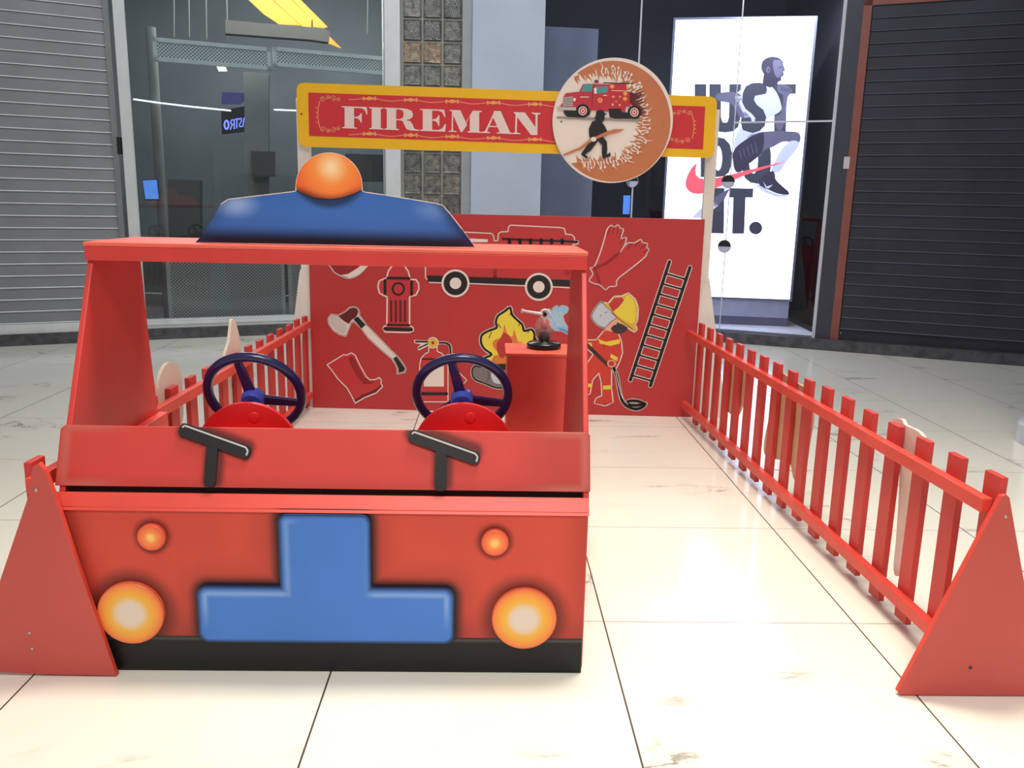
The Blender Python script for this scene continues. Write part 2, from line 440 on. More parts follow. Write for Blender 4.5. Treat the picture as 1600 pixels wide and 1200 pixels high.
def perf_panel(px0, py0, px1, py1, label, fr=.035):
    a = PB4.at(px0, py0); b = PB4.at(px1, py1); u0, u1 = PB4.u(a), PB4.u(b); z1, z0 = a.z, b.z
    t = thing('perforated_screen', label, 'screen', tuple(PB4.uv((u0+u1)/2, z0, 0)))
    mb = MB(); pbox(mb, PB4, u0+fr, u1-fr, z0+fr, z1-fr, -.008, 0, PERF); mb.build('perforated_sheet', t)
    mb = MB(); pbox(mb, PB4, u0, u1, z0, z0+fr, -.02, .01, PFR); pbox(mb, PB4, u0, u1, z1-fr, z1, -.02, .01, PFR)
    pbox(mb, PB4, u0, u0+fr, z0, z1, -.02, .01, PFR); pbox(mb, PB4, u1-fr, u1, z0, z1, -.02, .01, PFR); mb.build('frame', t)
perf_panel(238, 58, 424, 110, 'left perforated grey metal panel high behind the shop glass')
perf_panel(426, 73, 604, 118, 'right perforated grey metal panel high behind the shop glass, running behind the yellow sign')
perf_panel(257, 380, 447, 502, 'wide perforated grey metal screen low behind the shop glass, seen through the red cab')
perf_panel(449, 390, 560, 498, 'narrow strip of perforated metal screen low behind the shop glass beside the white post')
# pipe column behind the glass
a = PB4.at(225, 60); b = PB4.at(246, 500)
mb = MB(); q = (a+b)/2; mb.tube([(q.x-.01, q.y+.25, .1), (q.x-.01, q.y+.25, 2.75)], .045, mat('pipe_grey', (140, 140, 138), .5)); tag(mb.build('pipe', root=(q.x, q.y+.25, .1)), 'grey vertical pipe inside the left end of the glass shopfront', 'pipe')
# inner walls of the shop
PBi = Plane((-3.0, 9.3), (1.3, .30))
def ipart(pts, dz, M, name, label, cat, pl=PBi):
    mb = MB(); mb.prism([pl.at(*p) for p in pts], -pl.n*dz, M); c = pl.at(*pts[0]); c.z = .1
    return tag(mb.build(name, root=tuple(c)), label, cat)
ipart([(380, 112), (420, 114), (420, 520), (384, 520)], .3, mat('partition_grey', (96, 98, 98), .7), 'partition', 'mid grey partition pillar standing inside the glass shopfront', 'partition')
ipart([(392, 236), (430, 237), (430, 276), (394, 276)], .08, INTD, 'wall_box', 'black square box hung on the partition inside the shop', 'box', Plane((-3.0, 9.205), (1.3, .30)))
ipart([(262, 280), (312, 282), (312, 520), (266, 520)], .3, mat('cabinet_dark', (58, 58, 58), .7), 'cabinet', 'dark tall cabinet inside the left of the shop', 'cabinet')
ipart([(540, 240), (600, 242), (600, 284), (540, 284)], .08, INTD, 'dark_screen', 'black wall screen inside the shop behind the cab dome', 'screen')
mb = MB(); P = [(222, 281), (246, 280), (249, 313), (226, 313)]; PBs = Plane((-3.18, 8.0), (1.3, .53))
mb.prism([PBs.at(*p) for p in P], -PBs.n*.03, BLACK); q = PBs.at(235, 300)
tv = thing('display_screen', 'small lit blue display screen at the left edge of the glass shopfront', 'screen', tuple(q))
mb.build('housing', tv); mb = MB(); P = [(223, 282), (245, 281), (248, 311), (227, 311)]
mb.prism([PBs.at(*p, .006) for p in P], -PBs.n*.004, mat('blue_screen', (92, 150, 250), .4, emis=.9, noise=.1, nscale=12)); mb.build('lit_panel', tv)
mb = MB(); mb.prism([PBs.at(*p) for p in [(336, 97), (350, 97), (355, 111), (342, 111)]], -PBs.n*.02, mat('white_lamp', (255, 255, 255), .4, emis=2.0, noise=0)); tag(mb.build('lamp_panel', root=tuple(PBs.at(345, 104))), 'small square white lamp under the perforated panel behind the glass', 'lamp')
LED = mat('led_reflection', (240, 245, 255), .4, emis=1.6, noise=0)  # glowing tubes stand in for a light strip reflected in the glass
for P, lb in (([(208, 155), (250, 161), (300, 167), (361, 173)], 'long thin white reflection of a light strip left of the blue lettering'), ([(428, 171.5), (466, 173)], 'short thin white reflection of a light strip ending behind the yellow sign')):
    mb = MB(); mb.tube([PBs.at(*p) for p in P], .007, LED, 8); tag(mb.build('strip_reflection', root=tuple(PBs.at(*P[0]))), lb, 'light strip reflection')
# reflection of a lit sign, built as glowing backward letters behind the glass
LT = mat('blue_letter_reflection', (120, 130, 255), .4, emis=2.0, noise=0); LTD = mat('letter_box', (30, 30, 36), .6)
sg = thing('sign_reflection', 'blue-violet ASTRO lettering reflected in the shop glass, built as a backward sign', 'sign', tuple(PBs.at(365, 190)))
mb = MB(); mb.prism([PBs.at(*p, -.02) for p in [(346, 172), (382, 166), (382, 206), (347, 210)]], -PBs.n*.03, LTD); mb.build('back_box', sg)
A = Art(PBs, base=-.01)
x = 349
A.ell(LT, 354, 195, 4.6, 8, 1, 0, 20); A.ell(LTD, 354, 195, 1.8, 5, 2, 0, 16)            # O
A.line(LT, [(366, 201), (366, 187.5), (362, 187.5), (360.5, 191), (362, 194), (366, 194.5)], 1.7, 1); A.line(LT, [(363, 194.5), (360, 202)], 1.7, 1)   # reversed R
A.line(LT, [(367.5, 186.5), (373, 185.5)], 1.7, 1); A.line(LT, [(370, 186), (370, 200)], 1.8, 1)      # T
A.line(LT, [(373.5, 187), (375, 185), (377, 185), (377.5, 188), (376.5, 191), (374.5, 193.5), (374, 196.5), (375.5, 198.5), (377.5, 197)], 1.5, 1)      # reversed S
A.line(LT, [(379.3, 198), (381.5, 184)], 1.6, 1)   # edge of A
A.build('letters', sg)
mb = MB(); mb.prism([PBs.at(*p, -.02) for p in [(347, 144), (382, 145), (382, 158), (376, 163), (346, 163)]], -PBs.n*.02, mat('violet_glow_panel', (66, 66, 120), .5, emis=.6, noise=.1, nscale=20)); tag(mb.build('sign_panel', root=tuple(PBs.at(365, 157))), 'dim violet panel just above the backward blue lettering', 'sign panel')
for i, (a, b) in enumerate((((272, -20), (272, 58)), ((295, -20), (296, 58)), ((322, -20), (323, 62)), ((354, -20), (356, 62)), ((575, -20), (574, 52)))):
    mb = MB(); mb.tube([PB2.at(*a), PB2.at(*b)], .006, mat('wire_grey', (120, 118, 110), .5), 6)
    tag(mb.build('hanging_wire', root=tuple(PB2.at(*b))), 'thin grey suspension wire hanging above the perforated panels, %s' % ['leftmost', 'second from left', 'third from left', 'fourth from left', 'rightmost, above the yellow sign'][i], 'wire', 'suspension wires inside the shop')

# ---- glass block strip and grey wall
XB0, XB1 = -.864, -.297
GF = mat('block_mortar', (150, 150, 142), .6)
gb = thing('glass_block_panel', 'narrow strip of square glass blocks between pale frame and grey wall', 'glass block wall', (-.58, 8.45, .1))
mb = MB(); mb.box((XB0-.03, 8.514, .1), (XB1+.12, 8.6, ZT), GF); mb.build('mortar', gb)
tones = [(104, 102, 92), (92, 90, 82), (140, 118, 90), (112, 108, 96), (84, 84, 80)]
GM = [mat('glass_block_%d' % i, t, .12, noise=.25, nscale=18, bump=.6, spec=.8) for i, t in enumerate(tones)]
mb = MB(); bw = .189; rows = int(4.9/.2025)
for r in range(rows):
    for k in range(3):
        x0 = XB0+k*bw+.009; z0 = .1+r*.2025+.035
        x1 = x0+bw-.018; z1 = z0+.2025-.018
        M = GM[2] if (r in (12,) and k < 2) else GM[(r*7+k*3) % 5 if (r*7+k*3) % 5 != 2 else 0]
        y = 8.492; i_ = .018
        mb.add([(x0, 8.516, z0), (x1, 8.516, z0), (x1, 8.516, z1), (x0, 8.516, z1), (x0+.004, y, z0+.004), (x1-.004, y, z0+.004), (x1-.004, y, z1-.004), (x0+.004, y, z1-.004),
                (x0+i_, y+.008, z0+i_), (x1-i_, y+.008, z0+i_), (x1-i_, y+.008, z1-i_), (x0+i_, y+.008, z1-i_)],
               [(0,1,5,4),(1,2,6,5),(2,3,7,6),(3,0,4,7),(4,5,9,8),(5,6,10,9),(6,7,11,10),(7,4,8,11),(8,9,10,11)], M)
mb.build('glass_blocks', gb)
mb = MB(); mb.box((XB0-.16, 8.47, .1), (XB0-.02, 8.6, ZT), FRAME); o = struct(mb.build('trim_2'))
mb = MB(); mb.box((-.20, 8.42, .1), (.475, 8.75, ZT), GREYWALL); mb.box((-.297, 8.47, .1), (-.2, 8.6, ZT), mat('grey_pilaster', (150, 154, 154), .6)); struct(mb.build('wall_back'))

# ---- window 2 : dark glass on the right, angled
GL2 = glass_mat('dark_glass', (.86, .88, .92), 1.35)
w2 = thing('window_2', 'dark frameless glass shop window around the lit poster', 'window', (2, 8.3, .1)); w2['kind'] = 'structure'; del w2['category']
PD = Plane((.475, 8.50), (1.401-.475, 8.603-8.50))
mb = MB(); pbox(mb, PD, 0, .93, .1, ZT, -.012, 0, GL2); mb.build('pane', w2)
uj = PC.u((1.401, 8.603, 0)); u2 = PC.u((2.265, 8.209, 0)); u3 = PC.u((3.05, 7.85, 0))
mb = MB(); pbox(mb, PC, uj+.003, u2-.003, .1, ZT, -.012, 0, GL2); mb.build('pane', w2)
mb = MB(); pbox(mb, PC, u2+.003, u3, .1, ZT, -.012, 0, GL2); mb.build('pane', w2)
JT = mat('glass_joint', (205, 208, 215), .4)
mb = MB(); pbox(mb, PC, uj-.007, uj+.007, .1, ZT, -.014, .003, JT); pbox(mb, PC, u2-.004, u2+.004, .1, ZT, -.014, .003, JT)
pbox(mb, PC, u3, u3+.03, .1, ZT, -.03, .01, JT); pbox(mb, PC, u2+.003, u3, 2.058, 2.073, -.012, .004, JT); mb.build('joint', w2)
mb = MB(); pbox(mb, PC, u3+.03, PC.u((3.2, 7.78, 0)), .1, ZT, -.1, .02, mat('post_dark', (58, 60, 72), .45)); struct(mb.build('trim_3'))
BROWN = mat('brown_trim', (140, 78, 66), .5)
uq = PC.u((3.2, 7.78, 0)); 
mb = MB(); pbox(mb, PC, uq, uq+.07, .1, 3.09, -.05, .03, BROWN); pbox(mb, PC, uq, 4, 3.015, 3.2, -.05, .03, BROWN); struct(mb.build('trim_4'))
mb = MB(); q = PC.at(1322, 255); uu = PC.u(q); pbox(mb, PC, uu-.02, uu+.03, q.z-.05, q.z+.055, .03, .033, mat('sticker_white', (205, 195, 198), .6)); tag(mb.build('sticker', root=tuple(q)), 'small pale sticker on the brown trim beside the dark shutter', 'sticker')
st2 = thing('roller_shutter', 'closed dark ribbed roller shutter at the right edge of the picture', 'shutter', (3.9, 7.4, .1))
SH2 = mat('dark_shutter', (46, 47, 58), .5, .1, noise=.08, nscale=3); SH2E = mat('dark_shutter_edge_lit', (92, 94, 108), .4, .1)  # edge is a paler copy of the slats, lamp light painted on the lips
shutter(st2, Plane((3.2, 7.76), (1.42, -.65)), .07, 3.6, .2, .104, SH2, SH2E, 2)
mb = MB(); pbox(mb, PC, uq+.07, 4, .1, .2, -.03, .0, SH2); mb.build('bottom_rail', st2)
for i, x in enumerate((1307.5, 1313.5)):
    mb = MB(); q = PC.at(x, 520, .004); mb.lathe(q, [(.006, 0), (.006, .004)], PC.n, SCREW, 10); mb.build('bolt', st2)
# wall above shutter
mb = MB(); pbox(mb, PC, uq, 4, 3.2, ZT, -.2, -.0, mat('lintel', (70, 70, 76), .6)); struct(mb.build('wall_right'))
# window 2 interior
IN2 = mat('window_interior', (44, 46, 56), .7, noise=.1, nscale=1)
mb = MB(); mb.box((.4, 10.3, .1), (6, 10.4, ZT), IN2); mb.box((3.35, 8.0, .1), (3.45, 10.3, ZT), IN2); struct(mb.build('wall_window_back'))
mb = MB(); pbox(mb, PD, 0, .58, .1, 2.97, -.35, -.25, mat('inner_panel_grey', (140, 146, 162), .6, noise=.05, nscale=2)); tag(mb.build('inner_panel', root=(.8, 8.8, .1)), 'grey blank panel standing behind the dark glass left of the round sign', 'panel')
mb = MB(); mb.hexa([(.5, 8.55, .1), (1.4, 8.65, .1), (1.4, 10.3, .1), (.5, 10.3, .1), (.5, 8.55, .115), (1.4, 8.65, .115), (1.4, 10.3, .115), (.5, 10.3, .115)], mat('display_floor', (205, 203, 210), .4))
mb.hexa([(1.4, 8.63, .1), (3.12, 7.84, .1), (3.3, 10.3, .1), (1.4, 10.3, .1), (1.4, 8.63, .115), (3.12, 7.84, .115), (3.3, 10.3, .115), (1.4, 10.3, .115)], MATS['display_floor'])
struct(mb.build('floor_display'))
# patch fittings
FW = mat('fitting_light', (190, 190, 212), .4)
for x, y, w, lb in ((1138, 284, 1, 'round glass fitting, half dark half pale, over the red swoosh'), (1132, 385, 1, 'round glass fitting, half dark half pale, below the poster lettering'), (988, 283, 0, 'round pale glass fitting just under the round sign')):
    q = PC.at(x, y); u = PC.u(q); t = thing('glass_fitting', lb, 'fitting', tuple(q), 'round fittings on the glass joint')
    mb = MB(); mb.lathe(PC.uv(u, q.z, 0), [(.062, 0), (.062, .012), (.055, .016)], PC.n, FW, 28); mb.build('disc', t)
    mb = MB()
    P = [PC.uv(u+.0625*math.cos(math.radians(a)), q.z+.0625*math.sin(math.radians(a)), .0165) for a in range(0, 181, 12)]
    mb.prism(P, PC.n*.002, BLACK); mb.build('dark_half', t)
q = PC.at(979, 320, -.3)
t = thing('display_screen', 'small lit blue screen behind the dark glass under the round sign', 'screen', tuple(q))
u = PC.u(q); mb = MB(); pbox(mb, PC, u-.05, u+.05, q.z-.11, q.z+.11, -.34, -.3, BLACK); mb.build('housing', t)
mb = MB(); pbox(mb, PC, u-.036, u+.036, q.z-.095, q.z+.095, -.3, -.297, MATS['blue_screen']); mb.build('lit_panel', t)

# ---- lightbox poster
PL = Plane((2.318, 8.579), (.73, -.138))
lb = thing('lightbox', 'tall white lit poster box with running man, black lettering and red swoosh', 'lightbox', (2.68, 8.6, .115))
BLT = mat('lightbox_frame', (130, 134, 150), .4, .3)
tl, tr, br = PL.at(1056, 32), PL.at(1273, 28), PL.at(1236, 468)
uA, uB = PL.u(PL.at(1052, 100)), PL.u(PL.at(1267, 100)); zt, zb = (tl.z+tr.z)/2, br.z
LW = mat('backlit_white', (232, 238, 255), .5, emis=3.6, noise=0)
mb = MB(); pbox(mb, PL, uA-.02, uB+.02, zb-.02, zt+.02, -.14, -.004, BLT)
for a in ((uA-.022, uA, zb-.02, zt+.02), (uB, uB+.022, zb-.02, zt+.02), (uA, uB, zt, zt+.02), (uA, uB, zb-.02, zb)): pbox(mb, PL, a[0], a[1], a[2], a[3], -.01, .012, BLT)
mb.build('case', lb)
mb = MB(); pbox(mb, PL, uA, uB, zb, zt, -.004, 0, LW); mb.build('lit_face', lb)
mb = MB(); pbox(mb, PL, uA, uB, .2, zb-.02, -.12, -.01, mat('plinth_light', (190, 192, 208), .5)); pbox(mb, PL, uA+.0, uB+.0, .115, .2, -.1, -.02, mat('plinth_dark', (110, 110, 130), .5)); mb.build('plinth', lb)
def em(n, rgb, e=.55): return mat(n, rgb, .5, emis=e, noise=0)
INK = em('poster_ink', (66, 68, 82), .55); SK1 = em('poster_dark', (58, 54, 74), .5); SK2 = em('poster_mid', (104, 100, 124), .55); SHT = em('poster_pale', (196, 200, 222), .8); SWO = em('swoosh_red', (255, 92, 104), .85)
T = lambda x, y: (1040+x/2.608, 20+y/2.608)
A = Art(PL, T, base=.001, step=.0006, sc=1/2.6)
# JUST
A.poly(INK, [(118, 290), (166, 290), (166, 440), (158, 470), (140, 485), (112, 485), (112, 450), (118, 440)], 1)
A.poly(INK, [(178, 290), (226, 290), (226, 425), (232, 445), (243, 448), (252, 445), (258, 425), (260, 290), (308, 290), (304, 430), (296, 465), (275, 483), (243, 488), (205, 483), (184, 462), (178, 430)], 1)
A.poly(INK, [(408, 330), (365, 338), (360, 355), (372, 375), (398, 395), (410, 425), (405, 460), (385, 480), (355, 490), (315, 478), (306, 450), (308, 430), (345, 425), (350, 445), (362, 445), (366, 430), (352, 412), (326, 392), (312, 365), (314, 330), (326, 300), (350, 287), (385, 284), (408, 292), (414, 315)], 3)
A.poly(INK, [(424, 290), (532, 290), (530, 330), (494, 331), (490, 484), (442, 486), (444, 331), (422, 331)], 1)
# DO
A.poly(INK, [(143, 505), (205, 505), (240, 512), (262, 535), (270, 570), (268, 620), (258, 650), (240, 666), (205, 670), (143, 670)], 1)
A.ell(LW, 214, 593, 16, 50, 2)
A.poly(INK, [(378, 508), (405, 512), (424, 535), (430, 580), (428, 640), (418, 675), (398, 692), (375, 697), (345, 692), (322, 672), (314, 640), (314, 570), (322, 535), (345, 512)], 1)
A.ell(LW, 358, 600, 18, 55, 2)
# IT.
A.poly(INK, [(190, 714), (240, 714), (237, 900), (185, 898)], 1)
A.poly(INK, [(262, 714), (358, 716), (355, 753), (326, 753), (320, 900), (271, 900), (276, 753), (261, 753)], 1)
A.ell(INK, 367, 877, 27, 26, 1)
A.build('lettering', lb, 'dark grey slogan lettering')
A = Art(PL, T, base=.001, step=.0006, sc=1/2.6)
A.poly(SWO, spline([(490, 604), (420, 630), (330, 660), (240, 700), (180, 725), (140, 738), (105, 733), (84, 712), (82, 685), (95, 650), (112, 625), (128, 611)], False, 4)+[(122, 640), (124, 660), (138, 674), (170, 679), (230, 668), (320, 645)], 6)
A.build('swoosh', lb, 'red swoosh mark')
A = Art(PL, T, base=.001, step=.0006, sc=1/2.6)
# torso, shirt
A.poly(SHT, [(285, 335), (310, 312), (345, 300), (400, 290), (430, 300), (455, 330), (473, 385), (462, 405), (440, 418), (405, 440), (388, 480), (360, 520), (300, 550), (278, 552), (285, 500), (320, 440), (312, 400), (290, 370)], 2, sm=True)
A.poly(SK2, [(210, 330), (260, 322), (300, 330), (312, 350), (300, 372), (340, 420), (352, 438), (330, 446), (300, 420), (268, 372), (230, 362), (205, 352)], 2, sm=True)
A.poly(SK1, [(396, 275), (402, 240), (430, 265), (470, 262), (455, 290), (425, 305), (396, 292)], 3)                 # neck
A.poly(SK1, [(390, 225), (394, 200), (410, 185), (436, 179), (462, 184), (478, 200), (480, 215), (486, 232), (480, 240), (481, 252), (472, 262), (470, 275), (455, 280), (425, 262), (402, 252)], 4, sm=True)
A.poly(SK2, [(440, 195), (470, 195), (476, 215), (480, 235), (470, 262), (452, 262), (440, 235)], 5, sm=True)           # face light side
A.ell(SK1, 468, 222, 6, 2.5, 6); A.ell(SK1, 474, 256, 6, 2.5, 6); A.ell(SK2, 418, 232, 8, 13, 5); A.ell(SK1, 419, 233, 3.5, 7, 6)
A.poly(SK2, [(455, 300), (470, 292), (500, 298), (515, 318), (508, 330), (498, 345), (492, 390), (488, 440), (470, 480), (452, 470), (446, 425), (470, 410), (478, 370), (478, 335), (460, 325)], 4, sm=True)  # arm+hand
for i in range(4): A.line(SK1, [(470+i*10, 300+i*2), (476+i*10, 318+i*2)], 3, 5)
A.poly(SK1, [(278, 560), (330, 515), (380, 490), (400, 495), (396, 560), (372, 590), (340, 615), (320, 640), (290, 650), (276, 620)], 3, sm=True)   # shorts
A.poly(SK2, [(330, 512), (380, 488), (440, 482), (520, 484), (545, 492), (550, 515), (538, 535), (520, 530), (480, 525), (440, 545), (400, 562), (380, 590), (330, 610)], 2, sm=True)   # thigh
for i in range(5): A.line(SK2, [(300+i*16, 560-i*8), (310+i*16, 600-i*8)], 3, 4)
A.poly(SHT, [(512, 522), (545, 530), (530, 560), (490, 610), (462, 650), (432, 645), (440, 620), (470, 560)], 3, sm=True)   # sock
A.poly(SK1, [(395, 665), (432, 645), (445, 655), (450, 680), (480, 710), (500, 728), (500, 742), (460, 738), (420, 722), (380, 700)], 4, sm=True)   # shoe
A.poly(SHT, [(368, 695), (420, 724), (460, 740), (500, 744), (495, 750), (450, 750), (400, 730), (370, 706)], 5)
A.poly(SHT, [(396, 686), (412, 708), (438, 700), (420, 716), (408, 714)], 6)
A.poly(SK2, [(248, 722), (262, 716), (240, 760), (205, 790), (190, 780), (195, 755)], 2)
A.poly(SHT, [(190, 765), (215, 785), (185, 810), (150, 835), (105, 838), (140, 800)], 2)
A.build('athlete_print', lb, 'grey running man in pale shirt, dark shorts and one shoe')
# glow of the box on the floor comes from its lit face; downlight inside window
area('window_downlight', (2.62, 8.15, 3.4), (2.62, 8.12, 0), .7, .08, 60, (.92, .92, 1.0))
area('shop_fill_lamp', (-2.2, 8.6, 4.1), (-2.2, 8.6, 0), 2.4, .6, 190, (.97, 1.0, 1.0))  # unseen lamp added to brighten the shop interior

# ---- white round column
cl = thing('round_column', 'round white column with a wider foot at the right edge of the floor', 'column', (3.30, 4.56, 0))
CW = mat('column_white', (214, 214, 226), .35)
mb = MB(); mb.lathe((3.30, 4.56, 0), [(.20, .12), (.20, 4.9)], (0, 0, 1), CW, 48); mb.build('shaft', cl)
mb = MB(); mb.lathe((3.30, 4.56, 0), [(.262, 0), (.262, .10), (.25, .125), (.2, .135)], (0, 0, 1), mat('column_foot', (200, 202, 206), .3), 48); mb.box((3.30-.19, 4.56-.185, .003), (3.30-.186, 4.56-.18, .11), BLACK); mb.build('foot', cl)

# ================================================================== PLAY FIRE TRUCK
CX = -0.433
tk = thing('play_fire_truck', 'red wooden play fire truck cab with blue grille, headlights and roof beacon', 'play truck', (CX, 2.45, 0))
X0, X1 = -1.13, .272
def loc(x): return x-CX            # object coordinates of the truck
YF = 2.14
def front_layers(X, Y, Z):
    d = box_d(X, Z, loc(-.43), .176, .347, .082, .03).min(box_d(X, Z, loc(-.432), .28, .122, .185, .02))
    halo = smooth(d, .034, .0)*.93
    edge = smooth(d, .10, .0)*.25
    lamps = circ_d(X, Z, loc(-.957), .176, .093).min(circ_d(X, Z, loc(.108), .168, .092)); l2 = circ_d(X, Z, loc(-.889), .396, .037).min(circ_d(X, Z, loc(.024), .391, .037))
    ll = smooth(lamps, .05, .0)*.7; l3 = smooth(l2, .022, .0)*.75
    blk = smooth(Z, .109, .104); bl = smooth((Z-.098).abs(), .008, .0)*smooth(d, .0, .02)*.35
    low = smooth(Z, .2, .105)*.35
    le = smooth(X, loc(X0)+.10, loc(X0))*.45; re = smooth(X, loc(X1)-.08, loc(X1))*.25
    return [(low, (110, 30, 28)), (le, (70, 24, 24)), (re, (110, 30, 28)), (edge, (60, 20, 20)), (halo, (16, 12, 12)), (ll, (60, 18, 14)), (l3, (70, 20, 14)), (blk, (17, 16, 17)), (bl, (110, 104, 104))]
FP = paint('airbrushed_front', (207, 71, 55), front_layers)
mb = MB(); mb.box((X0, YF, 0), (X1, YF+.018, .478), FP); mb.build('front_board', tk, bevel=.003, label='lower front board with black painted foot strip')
# sloping ledge
mb = MB(); mb.hexa([(-1.145, YF-.006, .468), (X1+.004, YF-.006, .468), (X1+.004, YF+.03, .468), (-1.145, YF+.03, .468), (-1.145, YF+.028, .507), (X1+.004, YF+.028, .507), (X1+.004, YF+.03, .507), (-1.145, YF+.03, .507)], LEDGE_RED); mb.build('bonnet_ledge', tk, bevel=.003)
mb = MB(); mb.box((-1.125, YF+.05, .47), (.26, YF+.07, .53), mat('gap_shade', (46, 14, 16), .7)); mb.build('gap_shade_strip', tk, label='dark strip standing in for the shade in the gap')  # dark strip added so the hood gap reads as shade
# hood board (leans back)
def hood_layers(X, Y, Z):
    d = box_d(X, Z, 0, .598, .70, .072, .02)
    rim = smooth(d.abs(), .022, .0)
    side = smooth(X.abs(), .50, .66)
    def wip(cx):
        # crossbar and stem distances, in hood coordinates
        U = X-loc(cx); Zc = Z-.642
        a = U*.955 + Zc*(-.295); b = U*.295 + Zc*.955
        bar = box_d(a, b, 0, 0, .098, .0165, .01); stem = box_d(X, Z, loc(cx)+.0, .583, .0165, .052, .01)
        return bar.min(stem)
    w = wip(-.735).min(wip(-.12))
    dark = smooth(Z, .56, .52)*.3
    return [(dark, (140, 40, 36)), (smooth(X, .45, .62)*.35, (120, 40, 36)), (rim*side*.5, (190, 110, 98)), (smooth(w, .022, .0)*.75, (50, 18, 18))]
HP = paint('airbrushed_hood', (203, 65, 57), hood_layers)
def hoodpt(x, t, o=0):          # t 0 bottom .. 1 top
    n = Vector((0, -.158, .055)).normalized()
    return Vector((x, YF+.035+.06*t, .522+.151*t)) + n*o
mb = MB(); a = [hoodpt(-1.152, 0), hoodpt(.281, 0), hoodpt(.281, .955), hoodpt(.274, 1), hoodpt(-1.142, 1), hoodpt(-1.152, .93)]
n = Vector((0, -.158, .055)).normalized(); mb.prism([p-n*.016 for p in a], n*.016, HP); mb.build('hood_board', tk, bevel=.003, label='upper front board leaning back')
# wipers
WB = mat('wiper_black', (36, 33, 34), .35); WH = mat('wiper_highlight', (196, 186, 184), .5)
PH = [hoodpt(0, 0), hoodpt(0, 1)]
def rrect(cx, cz, hx, hz, r, ang=0, n=5):
    out = []
    for sx, sz, a0 in ((1, 1, 0), (-1, 1, 90), (-1, -1, 180), (1, -1, 270)):
        for k in range(n+1):
            a = math.radians(a0+90*k/n); x = sx*(hx-r)+r*math.cos(a); z = sz*(hz-r)+r*math.sin(a)
            c, s_ = math.cos(math.radians(ang)), math.sin(math.radians(ang)); out.append((cx+x*c-z*s_, cz+x*s_+z*c))
    return out
def on_hood(x, z, o): 
    t = (z-.522)/.151; return hoodpt(x, t, o)
def wiper(xs, ang, cx, zc, xstem, z0, z1, lab):
    mb = MB()
    mb.prism([on_hood(x, z, 0) for x, z in rrect(cx, zc, .101, .0165, .012, ang)], n*.009, WB)
    mb.prism([on_hood(x, z, .0) for x, z in rrect(xstem, (z0+z1)/2, .0155, (z1-z0)/2, .012)], n*.0085, WB)
    # painted highlight along the upper edge
    c, s_ = math.cos(math.radians(ang)), math.sin(math.radians(ang))
    H = [(-.094, .004), (-.09, .0105), (.085, .0105), (.094, .004), (.094, -.008)]
    for k in range(len(H)-1):
        (a1, b1), (a2, b2) = H[k], H[k+1]; w = .0022
        dx, dz = a2-a1, b2-b1; L = math.hypot(dx, dz); px_, pz_ = -dz/L*w, dx/L*w
        Q = [(a1+px_, b1+pz_), (a2+px_, b2+pz_), (a2-px_, b2-pz_), (a1-px_, b1-pz_)]
        mb.add([on_hood(cx+q[0]*c-q[1]*s_, zc+q[0]*s_+q[1]*c, .0096) for q in Q], [(3,2,1,0)], WH)
    mb.build('wiper', tk, label=lab)
wiper(0, -17.5, -.735, .638, -.741, .524, .635, 'black T-shaped wiper on the left')
wiper(0, -17.5, -.117, .630, -.125, .520, .625, 'black T-shaped wiper on the right')
# grille: rounded inverted T
def T_out(d=0.0, r=.028):
    pts = []
    segs = [(-.084, .094), (-.084, .258), (-.308, .258), (-.308, .466), (-.552, .466), (-.552, .258), (-.777, .258), (-.777, .094)]
    cvx = [1, 1, 0, 1, 1, 0, 1, 1]; N = len(segs)
    for i in range(N):
        p = Vector(segs[i]); a = Vector(segs[i-1]); b = Vector(segs[(i+1) % N])
        rr = r if cvx[i] else .006
        p1 = p+(a-p).normalized()*rr; p2 = p+(b-p).normalized()*rr
        for k in range(7):
            t = k/6; q = p1*(1-t)**2 + p*2*t*(1-t) + p2*t*t; pts.append((q.x, q.y))
    return pts
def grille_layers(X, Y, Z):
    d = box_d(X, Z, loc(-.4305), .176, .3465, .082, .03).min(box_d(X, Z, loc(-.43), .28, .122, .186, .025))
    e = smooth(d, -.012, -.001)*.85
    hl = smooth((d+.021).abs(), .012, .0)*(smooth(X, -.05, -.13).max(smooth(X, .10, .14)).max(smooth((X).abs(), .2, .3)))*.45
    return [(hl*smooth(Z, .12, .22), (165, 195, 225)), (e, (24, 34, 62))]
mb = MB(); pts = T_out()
mb.prism([(x, YF+.0, z) for x, z in pts], (0, -.012, 0), paint('airbrushed_grille', (68, 122, 205), grille_layers)); mb.build('grille', tk, bevel=.004, label='blue inverted T-shaped grille')
